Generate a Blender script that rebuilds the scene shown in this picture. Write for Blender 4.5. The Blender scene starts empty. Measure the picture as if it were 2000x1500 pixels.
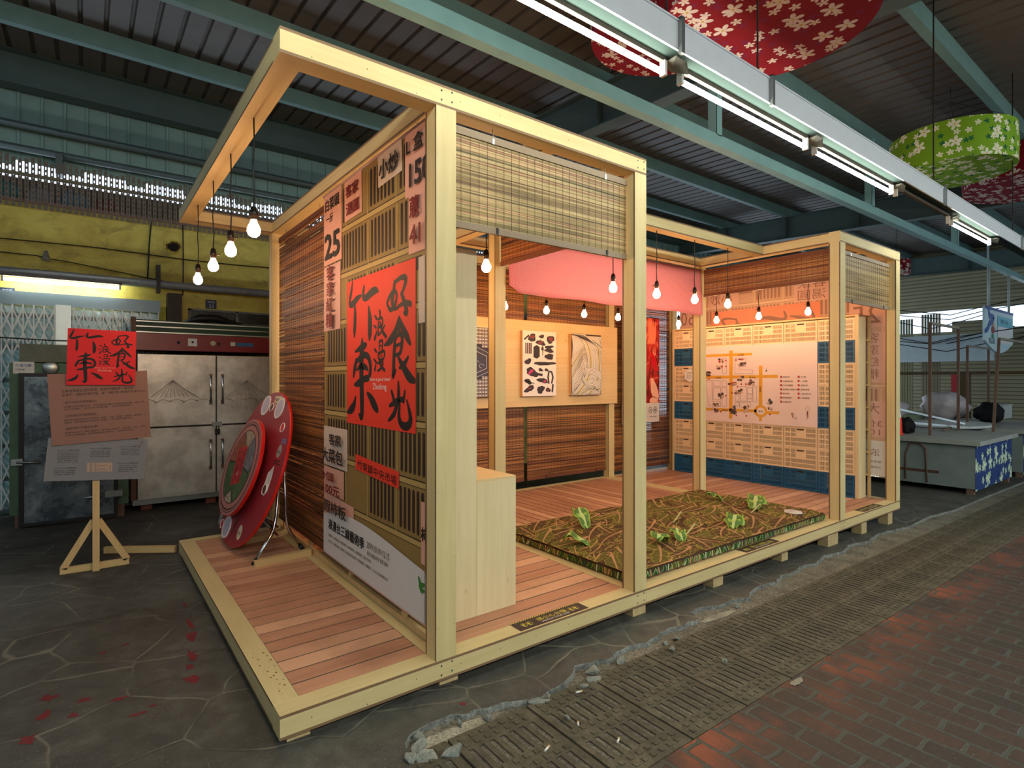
import bpy, bmesh, math, random
from mathutils import Vector, Matrix
R = math.radians
SC = bpy.context.scene
COL = SC.collection
random.seed(7)
# ---------------------------------------------------------------- camera
# deck surface is Z = 0, the pavilion's near corner is the origin, X runs along its front, Y into the hall
cam_d = bpy.data.cameras.new('camera'); cam = bpy.data.objects.new('camera', cam_d); COL.objects.link(cam)
cam_d.sensor_width = 36.0; cam_d.lens = 36.0*1092/2000
cam_d.shift_y = -10/2000
cam_d.clip_end = 200
cam.location = (-0.5872, -2.2349, 1.29)
cam.rotation_euler = (R(90), 0, math.atan2(0.7958, 0.6055)-R(90))
SC.camera = cam
# ---------------------------------------------------------------- view, world, exposure
SC.view_settings.view_transform = 'Standard'; SC.view_settings.look = 'None'
SC.view_settings.gamma = 1.0; SC.view_settings.use_curve_mapping = False
SC.view_settings.exposure = 0.1
BULB_E = 185.0; TUBE_E = 70.0; FILL_E = 150.0; WORLD_E = 2.0
w = bpy.data.worlds.new('world'); SC.world = w; w.use_nodes = True
bg = w.node_tree.nodes['Background']; bg.inputs[0].default_value = (0.68, 0.84, 1.0, 1); bg.inputs[1].default_value = WORLD_E
try:
    SC.cycles.max_bounces = 6; SC.cycles.diffuse_bounces = 4; SC.cycles.glossy_bounces = 3
    SC.cycles.transparent_max_bounces = 8; SC.cycles.caustics_reflective = False; SC.cycles.caustics_refractive = False
    SC.cycles.sample_clamp_indirect = 4.0
except Exception: pass
# ---------------------------------------------------------------- colour and materials
def lin(c):
    return tuple(((x/255)/12.92 if x/255 <= .04045 else ((x/255+.055)/1.055)**2.4) for x in c)
MATS = {}
class NT:
    def __init__(s, name):
        s.m = bpy.data.materials.new(name); s.m.use_nodes = True; s.t = s.m.node_tree
        s.b = s.t.nodes['Principled BSDF']
    def n(s, typ, **kw):
        nd = s.t.nodes.new('ShaderNode'+typ)
        for k, v in kw.items():
            if k.startswith('i_'):
                k = k[2:]; k = int(k) if k.isdigit() else k.replace('_', ' ')
                if hasattr(v, 'is_linked') or hasattr(v, 'links'): s.t.links.new(v, nd.inputs[k])
                else:
                    if isinstance(v, tuple) and len(v) == 3 and nd.inputs[k].type == 'RGBA': v = v+(1,)
                    nd.inputs[k].default_value = v
            else: setattr(nd, k, v)
        return nd
    def l(s, a, b): s.t.links.new(a, b)
    def math(s, op, a, b=0.0, c=None):
        nd = s.n('Math', operation=op, i_0=a, i_1=b)
        if c is not None:
            if hasattr(c, 'links'): s.l(c, nd.inputs[2])
            else: nd.inputs[2].default_value = c
        return nd.outputs[0]
    def mix(s, f, a, b, bt='MIX'):
        nd = s.t.nodes.new('ShaderNodeMix'); nd.data_type = 'RGBA'; nd.blend_type = bt
        for i, v in ((0, f), (6, a), (7, b)):
            if hasattr(v, 'links'): s.l(v, nd.inputs[i])
            else:
                if isinstance(v, tuple) and len(v) == 3: v = v+(1,)
                nd.inputs[i].default_value = v
        return nd.outputs[2]
    def ramp(s, f, pts, interp='LINEAR'):
        nd = s.t.nodes.new('ShaderNodeValToRGB'); s.l(f, nd.inputs[0]); cr = nd.color_ramp; cr.interpolation = interp
        while len(cr.elements) < len(pts): cr.elements.new(.5)
        for e, (p, c) in zip(cr.elements, pts):
            e.position = p; e.color = (c+(1,)) if isinstance(c, tuple) else (c, c, c, 1)
        return nd.outputs[0]
    def coord(s, scale=(1, 1, 1), kind='Object', rot=(0, 0, 0)):
        tc = s.n('TexCoord'); mp = s.n('Mapping'); s.l(tc.outputs[kind], mp.inputs[0])
        mp.inputs['Scale'].default_value = scale; mp.inputs['Rotation'].default_value = rot
        return mp.outputs[0]
    def noise(s, vec, scale=5., detail=4., rough=.6, dist=0.):
        nd = s.n('TexNoise', i_Scale=scale, i_Detail=detail, i_Roughness=rough, i_Distortion=dist); s.l(vec, nd.inputs['Vector'])
        return nd.outputs[0]
    def bump(s, h, strength=.3, dist=.01):
        nd = s.n('Bump', i_Strength=strength, i_Distance=dist, i_Height=h); s.l(nd.outputs[0], s.b.inputs['Normal'])
    def done(s, col=None, rough=.6, metal=0., spec=.5, name=None):
        if col is not None:
            if hasattr(col, 'links'): s.l(col, s.b.inputs['Base Color'])
            else: s.b.inputs['Base Color'].default_value = tuple(col)+(1,)
        if hasattr(rough, 'links'): s.l(rough, s.b.inputs['Roughness'])
        else: s.b.inputs['Roughness'].default_value = rough
        s.b.inputs['Metallic'].default_value = metal; s.b.inputs['Specular IOR Level'].default_value = spec
        return s.m
def plain(name, c, rough=.6, metal=0., spec=.4, var=.12, sc=9.):
    "a flat colour with slight uneven tone"
    if name in MATS: return MATS[name]
    k = NT(name); c = lin(c)
    f = k.noise(k.coord(), sc, 3)
    col = k.mix(f, tuple(x*(1-var) for x in c), tuple(min(1, x*(1+var)) for x in c))
    MATS[name] = k.done(col, rough, metal, spec); return MATS[name]
def wood(name, c1, c2, axis, knots=.0, rough=.55, sc=1.):
    "grain stretched along axis 0/1/2"
    if name in MATS: return MATS[name]
    k = NT(name); s = [26*sc]*3; s[axis] = 1.4*sc
    v = k.coord(tuple(s)); f = k.noise(v, 1.0, 5, .65, .6)
    col = k.ramp(f, [(.28, lin(c1)), (.72, lin(c2))])
    g = k.noise(k.coord((3, 3, 3)), 1, 2)
    col = k.mix(k.math('MULTIPLY', g, .35), col, lin(tuple(int(x*.8) for x in c1)))
    if knots:
        vo = k.n('TexVoronoi', i_Scale=1.0); s2 = [5.]*3; s2[axis] = 2.6
        k.l(k.coord(tuple(s2)), vo.inputs['Vector'])
        m = k.ramp(vo.outputs['Distance'], [(.03, 1.), (.08, 0.)])
        col = k.mix(k.math('MULTIPLY', m, knots*.55), col, lin((150, 106, 62)))
    k.bump(f, .12, .003)
    MATS[name] = k.done(col, rough, 0, .35); return MATS[name]
def emis(name, c, e):
    if name in MATS: return MATS[name]
    k = NT(name); k.b.inputs['Emission Color'].default_value = tuple(c)+(1,); k.b.inputs['Emission Strength'].default_value = e
    MATS[name] = k.done((.9, .9, .9), .3); return MATS[name]
PLY = ((200, 178, 126), (216, 196, 146))
PLYX = wood('plywood_along_x', *PLY, 0); PLYY = wood('plywood_along_y', *PLY, 1); PLYZ = wood('plywood_along_z', *PLY, 2)
EDGE = wood('plywood_edge', (112, 84, 60), (140, 110, 80), 0)
PINEZ = wood('pine_board_upright', (214, 192, 148), (228, 208, 166), 2, .8)
PINEX = wood('pine_board_flat', (212, 178, 124), (226, 196, 144), 0, .8)
STICK = wood('pine_stick', (205, 170, 115), (222, 190, 135), 2, .5); STICKX = wood('pine_stick_flat', (205, 175, 118), (220, 190, 135), 0, .5)
BLACK = plain('black_rubber', (22, 22, 22), .5); INK = plain('printed_black', (26, 20, 20), .6, 0, .3, .05)
WHITE = plain('printed_white', (225, 222, 218), .6, 0, .3, .03); STEEL = plain('galvanised_steel', (165, 168, 165), .35, .9)
CHROME = plain('bright_steel', (200, 200, 198), .18, 1.); RUST = plain('rusty_steel', (118, 92, 80), .8, .2, .3, .35)
DARK = plain('dark_gap', (18, 16, 14), .9)
# ---------------------------------------------------------------- mesh builder
WM = {}
class MB:
    def __init__(s): s.v = []; s.f = []; s.mi = []; s.m = 0; s.sm = []; s.smooth = False; s.T = None; s.uv = None
    def pt(s, p):
        p = Vector(p)
        if s.T is not None: p = s.T @ p
        s.v.append(p); return len(s.v)-1
    def face(s, ix, m=None): s.f.append(tuple(ix)); s.mi.append(s.m if m is None else m); s.sm.append(s.smooth); return s
    def poly(s, pts, m=None): s.face([s.pt(p) for p in pts], m); return s
    def box(s, x0, x1, y0, y1, z0, z1, m=None, sides=None):
        a = [s.pt(p) for p in ((x0,y0,z0),(x1,y0,z0),(x1,y1,z0),(x0,y1,z0),(x0,y0,z1),(x1,y0,z1),(x1,y1,z1),(x0,y1,z1))]
        fs = {'-z':(0,3,2,1),'+z':(4,5,6,7),'-y':(0,1,5,4),'+x':(1,2,6,5),'+y':(2,3,7,6),'-x':(3,0,4,7)}
        for k, q in fs.items(): s.face([a[i] for i in q], (sides or {}).get(k, m))
        return s
    def tube(s, pts, r, n=8, caps=True, m=None):
        "round bar through points; r number or list"
        pts = [Vector(p) for p in pts]; rs = r if isinstance(r, (list, tuple)) else [r]*len(pts)
        rings = []; up = None
        for i, p in enumerate(pts):
            d = (pts[min(i+1, len(pts)-1)]-pts[max(i-1, 0)]).normalized()
            if up is None or abs(up.dot(d)) > .98: up = Vector((0, 0, 1)) if abs(d.z) < .9 else Vector((1, 0, 0))
            a = d.cross(up).normalized(); b = a.cross(d).normalized(); up = b
            rings.append([s.pt(p+(a*math.cos(2*math.pi*j/n)+b*math.sin(2*math.pi*j/n))*rs[i]) for j in range(n)])
        sm, s.smooth = s.smooth, True
        for i in range(len(rings)-1):
            for j in range(n): s.face((rings[i][j], rings[i][(j+1)%n], rings[i+1][(j+1)%n], rings[i+1][j]), m)
        s.smooth = sm
        if caps: s.face(rings[0][::-1], m); s.face(rings[-1], m)
        return s
    def lathe(s, prof, n=20, c=(0, 0, 0), m=None, smooth=True):
        "profile of (r, z) around a vertical axis at c"
        rings = []
        for r, z in prof:
            if r < 1e-6: rings.append([s.pt((c[0], c[1], c[2]+z))])
            else: rings.append([s.pt((c[0]+r*math.cos(2*math.pi*j/n), c[1]+r*math.sin(2*math.pi*j/n), c[2]+z)) for j in range(n)])
        sm, s.smooth = s.smooth, smooth
        for i in range(len(rings)-1):
            a, b = rings[i], rings[i+1]
            for j in range(n):
                k = (j+1) % n
                if len(a) == 1 and len(b) == 1: continue
                if len(a) == 1: s.face((a[0], b[k], b[j]), m)
                elif len(b) == 1: s.face((a[j], a[k], b[0]), m)
                else: s.face((a[j], a[k], b[k], b[j]), m)
        s.smooth = sm; return s
    def beam(s, p, q, w, h, m=None):
        "rectangular bar from p to q, w sideways, h in the upright sense"
        p, q = Vector(p), Vector(q); d = (q-p).normalized(); up = Vector((0, 0, 1)) if abs(d.z) < .95 else Vector((0, 1, 0))
        a = d.cross(up).normalized()*w/2; b = a.cross(d).normalized()*h/2
        i = [s.pt(x) for x in (p-a-b, p+a-b, p+a+b, p-a+b, q-a-b, q+a-b, q+a+b, q-a+b)]
        for f in ((0,3,2,1),(4,5,6,7),(0,1,5,4),(1,2,6,5),(2,3,7,6),(3,0,4,7)): s.face([i[k] for k in f], m)
        return s
    def prism(s, pts, z0, z1, m=None):
        "polygon in xy extruded from z0 to z1"
        a = [s.pt((x, y, z0)) for x, y in pts]; b = [s.pt((x, y, z1)) for x, y in pts]; n = len(pts)
        s.face(a[::-1], m); s.face(b, m)
        for i in range(n): s.face((a[i], a[(i+1)%n], b[(i+1)%n], b[i]), m)
        return s
    def build(s, name, mats, parent=None, local=False, origin=None, **tagkw):
        if not isinstance(mats, (list, tuple)): mats = [mats]
        me = bpy.data.meshes.new(name); vs = s.v
        if parent is not None and not local:
            inv = WM[parent.name].inverted(); vs = [inv @ v for v in vs]
        loc = Vector((0, 0, 0))
        if parent is None and not local:
            if origin is None:
                xs = [v.x for v in vs]; ys = [v.y for v in vs]; zs = [v.z for v in vs]
                origin = ((min(xs)+max(xs))/2, (min(ys)+max(ys))/2, min(zs))
            loc = Vector(origin); vs = [v-loc for v in vs]
        me.from_pydata([tuple(v) for v in vs], [], s.f)
        for m in mats: me.materials.append(m)
        me.polygons.foreach_set('material_index', s.mi); me.polygons.foreach_set('use_smooth', s.sm)
        if s.uv:
            ul = me.uv_layers.new(name='UVMap')
            for p in me.polygons:
                for li, vi in zip(p.loop_indices, p.vertices): ul.data[li].uv = s.uv[vi]
        me.update(); o = bpy.data.objects.new(name, me); COL.objects.link(o); o.location = loc
        if parent is not None: o.parent = parent; WM[o.name] = WM[parent.name].copy()
        else: WM[o.name] = Matrix.Translation(loc)
        if tagkw: tag(o, **tagkw)
        return o
def tag(o, label=None, cat=None, group=None, kind=None):
    if label: o['label'] = label
    if cat: o['category'] = cat
    if group: o['group'] = group
    if kind: o['kind'] = kind
    return o
def thing(name, loc, label, cat, group=None, rot=0):
    o = bpy.data.objects.new(name, None); o.empty_display_size = .1; COL.objects.link(o)
    o.location = loc; o.rotation_euler = (0, 0, rot)
    WM[o.name] = Matrix.Translation(Vector(loc)) @ Matrix.Rotation(rot, 4, 'Z')
    return tag(o, label, cat, group)
def copy_tree(o, loc, label=None, rot=None):
    r = o.copy(); COL.objects.link(r); r.location = loc
    if rot is not None: r.rotation_euler = (0, 0, rot)
    if label: r['label'] = label
    for ch in list(o.children):
        c = ch.copy(); COL.objects.link(c); c.parent = r
        for g in ch.children:
            d = g.copy(); COL.objects.link(d); d.parent = c
    return r
def struct(name, mb, mats): return mb.build(name, mats, kind='structure')
def gz(x): return -.125-.0175*x       # the market floor falls gently along the front
# ---------------------------------------------------------------- flat printing on boards
TXT = {}
def text_mesh(body):
    if body in TXT: return TXT[body]
    c = bpy.data.curves.new('lettering', 'FONT'); c.body = body; c.resolution_u = 2
    o = bpy.data.objects.new('lettering', c); COL.objects.link(o)
    dg = bpy.context.evaluated_depsgraph_get(); me = bpy.data.meshes.new_from_object(o.evaluated_get(dg))
    vs = [(v.co.x, v.co.y) for v in me.vertices]; fs = [tuple(p.vertices) for p in me.polygons]
    bpy.data.objects.remove(o); bpy.data.curves.remove(c); bpy.data.meshes.remove(me)
    TXT[body] = (vs, fs); return TXT[body]
class Art:
    "prints flat shapes on a plane: origin O, right U, up V, out N"
    def __init__(s, O, U, V, N, step=.0006):
        s.O, s.U, s.V, s.N = Vector(O), Vector(U), Vector(V), Vector(N); s.mb = MB(); s.mats = []; s.step = step; s.z = 1; s.k = 0; s.jit = .3; s.mod = 3
    def mat(s, m):
        if m not in s.mats: s.mats.append(m)
        return s.mats.index(m)
    def P(s, x, y, z=None): return s.O+s.U*x+s.V*y+s.N*(((s.z if z is None else z)+s.k*s.jit)*s.step)
    def poly(s, pts, m): s.k = (s.k+1) % s.mod; s.mb.poly([s.P(*p) for p in pts], s.mat(m)); return s
    def rect(s, x0, y0, x1, y1, m, rot=0):
        cx, cy = (x0+x1)/2, (y0+y1)/2; c, d = math.cos(rot), math.sin(rot)
        return s.poly([(cx+(x-cx)*c-(y-cy)*d, cy+(x-cx)*d+(y-cy)*c) for x, y in ((x0,y0),(x1,y0),(x1,y1),(x0,y1))], m)
    def disc(s, x, y, r, m, n=14, ry=None):
        ry = ry or r; return s.poly([(x+r*math.cos(2*math.pi*i/n), y+ry*math.sin(2*math.pi*i/n)) for i in range(n)], m)
    def line(s, pts, w, m, close=False):
        pts = [Vector(p).to_2d() for p in pts]
        if close: pts.append(pts[0])
        k = s.mat(m)
        for a, b in zip(pts, pts[1:]):
            d = b-a
            if d.length < 1e-7: continue
            q = Vector((-d.y, d.x)).normalized()*w/2; e = d.normalized()*w*.3; s.k = (s.k+1) % s.mod
            s.mb.poly([s.P(*(a-q-e)), s.P(*(b-q+e)), s.P(*(b+q+e)), s.P(*(a+q-e))], k)
        return s
    def bold(s, body, x, y, h, m, k=.03, **kw):
        for i in range(6): s.z += .3; s.text(body, x+h*k*math.cos(i*math.pi/3), y+h*k*math.sin(i*math.pi/3), h, m, **kw)
        return s
    def text(s, body, x, y, h, m, width=None, rot=0, vertical=False, center=False, sx=1.):
        "h is the size of one character"
        if vertical:
            for i, ch in enumerate(body): s.text(ch, x, y-i*h*1.08, h, m, rot=rot, sx=sx)
            return s
        vs, fs = text_mesh(body)
        if not vs: return s
        mx = max(v[0] for v in vs); kx = (width/mx if width else h*sx); ky = h
        if center: x -= mx*kx/2
        k = s.mat(m); c, d = math.cos(rot), math.sin(rot)
        base = len(s.mb.v)
        for vx, vy in vs:
            px, py = vx*kx, vy*ky; s.mb.pt(s.P(x+px*c-py*d, y+px*d+py*c))
        for f in fs: s.mb.face([base+i for i in f], k)
        return s
    def brush(s, stroke, fx, wk, m):
        "stroke of (x, y, width) in its own units; fx maps to the board"
        P = [Vector(q) for q in stroke]; out = []
        for i in range(len(P)-1):
            a, b, c, d = P[max(i-1, 0)], P[i], P[i+1], P[min(i+2, len(P)-1)]
            for t in (0, .25, .5, .75):
                out.append(.5*((2*b)+(c-a)*t+(2*a-5*b+4*c-d)*t*t+(3*b-a-3*c+d)*t**3))
        out.append(P[-1]); k = s.mat(m); L = []; Rr = []
        Q = [(Vector(fx(q.x, q.y)), max(.6, q.z)*wk) for q in out]
        for i, (q, w_) in enumerate(Q):
            d = Q[min(i+1, len(Q)-1)][0]-Q[max(i-1, 0)][0]
            if d.length < 1e-9: d = Vector((1, 0))
            n = Vector((-d.y, d.x)).normalized()*w_; L.append(q+n); Rr.append(q-n)
        z0, jk = s.z, s.k; s.nb = (getattr(s, 'nb', 0)+1) % 3
        for i in range(len(Q)-1):
            s.k = 0; s.z = z0+s.nb*.3+.1*(i % 2); s.mb.poly([s.P(*L[i]), s.P(*Rr[i]), s.P(*Rr[i+1]), s.P(*L[i+1])], k)
        for q, w_ in (Q[0], Q[-1]):
            s.k = 0; s.z = z0+s.nb*.3+.2; s.mb.poly([s.P(q.x+w_*math.cos(a*math.pi/5), q.y+w_*math.sin(a*math.pi/5)) for a in range(10)], k)
        s.z, s.k = z0, jk
        return s
    def up(s, k=1): s.z += k; return s
    def build(s, name, parent=None, **kw): return s.mb.build(name, s.mats, parent, **kw)
CALLI_BIG = [
 [(303,60,3),(285,100,8),(268,135,7),(300,141,10),(345,127,9),(392,118,4)], [(328,152,5),(330,190,9),(325,235,9),(322,258,4)],
 [(425,90,5),(417,108,8),(418,128,8),(450,130,10),(500,118,11),(540,115,9),(562,122,3)], [(470,165,4),(482,210,12),(481,258,11),(477,275,5)],
 [(332,313,3),(370,306,7),(415,298,11),(447,292,5)], [(405,273,5),(404,300,12),(396,350,14),(398,420,13),(403,500,13),(398,545,10),(372,535,4)],
 [(345,345,8),(325,375,9),(314,402,5)], [(328,358,4),(380,338,8),(440,328,9),(478,345,9),(488,380,8),(468,408,8),(430,412,7)],
 [(345,380,3),(390,366,8),(440,370,8),(462,380,4)], [(325,432,4),(365,426,10),(420,413,9),(455,402,5)],
 [(335,475,4),(318,505,11),(285,523,12),(245,533,4)], [(458,460,5),(490,475,11),(520,495,14),(550,513,9)],
 [(705,108,6),(695,140,7),(685,165,8),(700,190,5),(732,190,4)], [(640,167,4),(665,148,6),(700,135,6),(722,150,5),(706,180,6),(670,192,6),(642,172,4)],
 [(712,108,5),(760,100,6),(795,108,8),(775,138,6),(760,150,5)], [(760,150,6),(785,180,8),(800,212,8),(780,210,4)], [(735,186,4),(790,180,6),(830,188,7)],
 [(740,222,5),(715,260,10),(670,288,11),(618,302,3)], [(740,225,6),(770,255,9),(800,282,10),(826,306,5)], [(740,248,5),(746,270,6)],
 [(710,282,6),(700,330,8),(696,380,8),(690,405,6),(712,384,4)], [(712,283,4),(750,272,6),(766,290,7),(750,330,6),(705,337,4)], [(710,308,4),(756,303,4)],
 [(812,345,4),(778,368,8),(745,376,4)], [(735,345,5),(775,375,10),(820,405,12),(856,416,7)],
 [(735,420,4),(738,465,8),(735,490,5)], [(680,450,5),(702,482,7)], [(787,448,4),(775,478,6)], [(663,496,4),(720,481,8),(780,470,5)],
 [(722,490,7),(700,520,8),(654,543,4)], [(745,490,5),(740,528,8),(762,551,9),(808,552,10),(830,528,9),(802,475,3)]]
CALLI_SMALL = [
 [(530,200,3),(546,210,5)], [(520,232,3),(541,240,4)], [(530,276,6),(548,254,3)], [(575,188,5),(579,205,4)], [(560,214,3),(596,212,4),(598,236,4),(566,240,3)],
 [(564,222,3),(561,264,4),(590,256,3)], [(578,225,3),(600,255,5),(632,275,5)], [(620,238,3),(596,252,3)],
 [(530,312,4),(544,320,4)], [(522,345,3),(537,352,4)], [(530,380,5),(544,355,3)], [(570,288,3),(571,314,3)], [(571,288,3),(600,287,4),(598,315,3)], [(572,302,2),(598,302,2)],
 [(562,326,3),(616,321,4),(609,345,3),(566,346,3),(562,326,3)], [(577,325,2),(578,345,2)], [(595,324,2),(595,344,2)], [(556,358,3),(604,356,4),(585,376,4),(556,384,3)], [(572,360,3),(618,383,5)]]
def calligraphy(art, x0, y0, x1, y1, ink, white, k=1.):
    W, H = x1-x0, y1-y0
    fx = lambda a, b: (x0+W*(a-237)/630, y1-H*(b-55)/517)
    for st in CALLI_BIG+CALLI_SMALL: art.brush(st, fx, W/630*k, ink)
    art.up()
    art.text('Have a good time!', x0+W*.385, y1-H*.70, H*.032, white, width=W*.30)
    art.text('Zhudong', x0+W*.435, y1-H*.755, H*.055, white, width=W*.2)
def perforated(mb, M, xb, yb, holes, t, m=None, mh=None):
    "plate of cells between breakpoints; cells in holes are open; M maps (x, y, depth)"
    for i in range(len(xb)-1):
        for j in range(len(yb)-1):
            x0, x1, y0, y1 = xb[i], xb[i+1], yb[j], yb[j+1]
            if (i, j) in holes:
                for a, b in (((x0,y0),(x1,y0)),((x1,y0),(x1,y1)),((x1,y1),(x0,y1)),((x0,y1),(x0,y0))):
                    mb.poly([M(*a, 0), M(*b, 0), M(*b, t), M(*a, t)], mh if mh is not None else m)
            else: mb.poly([M(x0,y0,0), M(x1,y0,0), M(x1,y1,0), M(x0,y1,0)], m)
# ================================================================ THE HALL
# ---- floor materials
def floor_mat():
    k = NT('worn_concrete'); v = k.coord()
    big = k.noise(v, 1.1, 5, .65); fine = k.noise(v, 60, 3, .7); mid = k.noise(v, 7, 5, .7, .6)
    col = k.ramp(mid, [(.25, lin((54, 53, 51))), (.55, lin((78, 77, 72))), (.8, lin((102, 100, 94)))])
    col = k.mix(k.ramp(big, [(.4, 0.), (.68, .75)]), col, lin((52, 49, 46)))
    # pale joints of the crazy paving pattern
    wv = k.n('VectorMath', operation='ADD'); k.l(v, wv.inputs[0]); sc = k.n('VectorMath', operation='SCALE'); sc.inputs['Scale'].default_value = .16
    nz = k.n('TexNoise', i_Scale=2.2, i_Detail=2.); k.l(v, nz.inputs['Vector']); k.l(nz.outputs['Color'], sc.inputs[0]); k.l(sc.outputs[0], wv.inputs[1])
    vo = k.n('TexVoronoi', feature='DISTANCE_TO_EDGE', i_Scale=2.3); k.l(wv.outputs[0], vo.inputs['Vector'])
    ln = k.ramp(vo.outputs['Distance'], [(.005, 1.), (.018, 0.)])
    wear = k.ramp(k.noise(v, 3.1, 3), [(.38, 0.), (.6, .75)])
    col = k.mix(k.math('MULTIPLY', k.math('MULTIPLY', ln, wear), .7), col, lin((140, 134, 118)))
    spk = k.ramp(k.noise(v, 170, 1, .5), [(.71, 0.), (.76, 1.)])
    col = k.mix(k.math('MULTIPLY', spk, .6), col, lin((170, 168, 158)))
    h = k.math('ADD', k.math('MULTIPLY', fine, .5), k.math('MULTIPLY', ln, -.8))
    k.bump(h, .5, .006)
    return k.done(col, k.ramp(big, [(.3, .42), (.7, .8)]), 0, .35)
def brick_mat():
    k = NT('red_brick_paving'); v = k.coord((1, 1, 1), rot=(0, 0, R(90)))
    wv = k.n('VectorMath', operation='ADD'); k.l(v, wv.inputs[0]); sc = k.n('VectorMath', operation='SCALE'); sc.inputs['Scale'].default_value = .03
    nz = k.n('TexNoise', i_Scale=10., i_Detail=2.); k.l(v, nz.inputs['Vector']); k.l(nz.outputs['Color'], sc.inputs[0]); k.l(sc.outputs[0], wv.inputs[1])
    br = k.n('TexBrick', i_Scale=1.0, i_Mortar_Size=.011, i_Mortar_Smooth=.35, i_Brick_Width=.215, i_Row_Height=.108, i_Bias=0.)
    k.l(wv.outputs[0], br.inputs['Vector'])
    br.inputs['Color1'].default_value = lin((70, 52, 44))+(1,); br.inputs['Color2'].default_value = lin((52, 46, 42))+(1,); br.inputs['Mortar'].default_value = lin((66, 72, 66))+(1,)
    g = k.noise(k.coord((6, 40, 6)), 1.6, 5, .7)
    col = k.mix(k.ramp(g, [(.35, .55), (.62, 0.)]), br.outputs['Color'], lin((44, 38, 35)))
    # bricks near the drain keep their fresh red
    sep = k.n('SeparateXYZ'); k.l(k.n('NewGeometry').outputs['Position'], sep.inputs[0])
    near = k.ramp(k.math('ADD', sep.outputs[1], 1.9), [(.62, 0.), (.99, 1.)])
    nb = k.noise(v, 3.5, 3); f = k.math('MULTIPLY', near, k.ramp(nb, [(.42, 0.), (.66, .8)]))
    inv = k.math('SUBTRACT', 1., br.outputs['Fac'])
    col = k.mix(k.math('MULTIPLY', f, inv), col, lin((142, 74, 50)))
    spk = k.ramp(k.noise(v, 150, 1, .5), [(.72, 0.), (.77, 1.)]); col = k.mix(k.math('MULTIPLY', spk, .5), col, lin((170, 160, 140)))
    h = k.math('ADD', k.math('MULTIPLY', inv, 1.), k.math('MULTIPLY', g, .35)); k.bump(h, .7, .006)
    return k.done(col, .62, 0, .4)
CONC = floor_mat(); BRICK = brick_mat()
def gravel_mat(name, c1, c2, sc=90, b=.8):
    k = NT(name); v = k.coord(); f = k.noise(v, sc, 3, .8); g = k.noise(v, 6, 4)
    col = k.ramp(f, [(.35, lin(c1)), (.65, lin(c2))]); col = k.mix(k.ramp(g, [(.4, 0.), (.7, .6)]), col, lin(tuple(int(x*.6) for x in c1)))
    k.bump(f, b, .01); return k.done(col, .85)
GRIT = gravel_mat('loose_grit', (66, 60, 52), (150, 142, 126), 140); MORTAR = gravel_mat('broken_mortar', (74, 70, 60), (140, 134, 118), 60)
ROCK = gravel_mat('broken_concrete', (98, 104, 100), (150, 152, 142), 40, .5); CRUST = gravel_mat('broken_edge', (78, 80, 78), (138, 140, 134), 50)
REDP = gravel_mat('faded_red_paint', (132, 26, 34), (90, 34, 36), 60, .2)
DRAIN = gravel_mat('cast_drain_cover', (60, 56, 44), (98, 92, 74), 24, .35)
# ---- concrete slab with its broken front edge
edge = [(-7.,-.40),(.20,-.40),(.36,-.40),(.375,-.33),(.40,-.25),(.44,-.20),(.55,-.185),(.62,-.175),(.70,-.215),(.80,-.235),(.88,-.245),(1.0,-.30),(1.10,-.295),(1.20,-.27),(1.29,-.25),(1.36,-.20),(1.45,-.215),(1.55,-.235),(1.64,-.225),
 (1.75,-.205),(1.86,-.245),(1.98,-.215),(2.10,-.20),(2.22,-.215),(2.36,-.225),(2.42,-.13),(2.56,-.115),(2.66,-.18),(2.80,-.155),(2.95,-.20),(3.1,-.15),(3.25,-.13),(3.4,-.16),(3.55,-.115),(3.75,-.13),(3.9,-.09),(4.1,-.12),(4.35,-.07),(4.6,-.11),(4.9,-.06),(5.2,-.10),(5.6,-.05),(6.2,-.12),(6.9,-.08),(7.6,-.14),(9,-.12),(24,-.12)]
rnd = random.Random(3); e2 = []
for (a, b), (c, d) in zip(edge, edge[1:]):
    n = max(1, int((c-a)/.035)) if .3 < a < 6 else 1
    for i in range(n):
        t = i/n; e2.append((a+(c-a)*t+(rnd.uniform(-.006, .006) if i else 0), b+(d-b)*t+(rnd.uniform(-.012, .012) if n > 1 else 0)))
e2.append(edge[-1])
mb = MB()
row = lambda y: [(x, y) for x, _ in e2]
for (a, b), (c, d) in zip(e2, e2[1:]):
    mb.m = 0; mb.poly([(a, b, gz(a)), (c, d, gz(c)), (c, 9.5, gz(c)), (a, 9.5, gz(a))])
    mb.m = 1; k1, k2 = .022+.008*math.sin(a*37), .022+.008*math.sin(c*37)
    mb.poly([(a, b-.010, gz(a)-.024), (c, d-.010, gz(c)-.024), (c, d-.004, gz(c)-.004), (a, b-.004, gz(a)-.004)])
    mb.poly([(a, b-.004, gz(a)-.004), (c, d-.004, gz(c)-.004), (c, d, gz(c)), (a, b, gz(a))])
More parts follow.
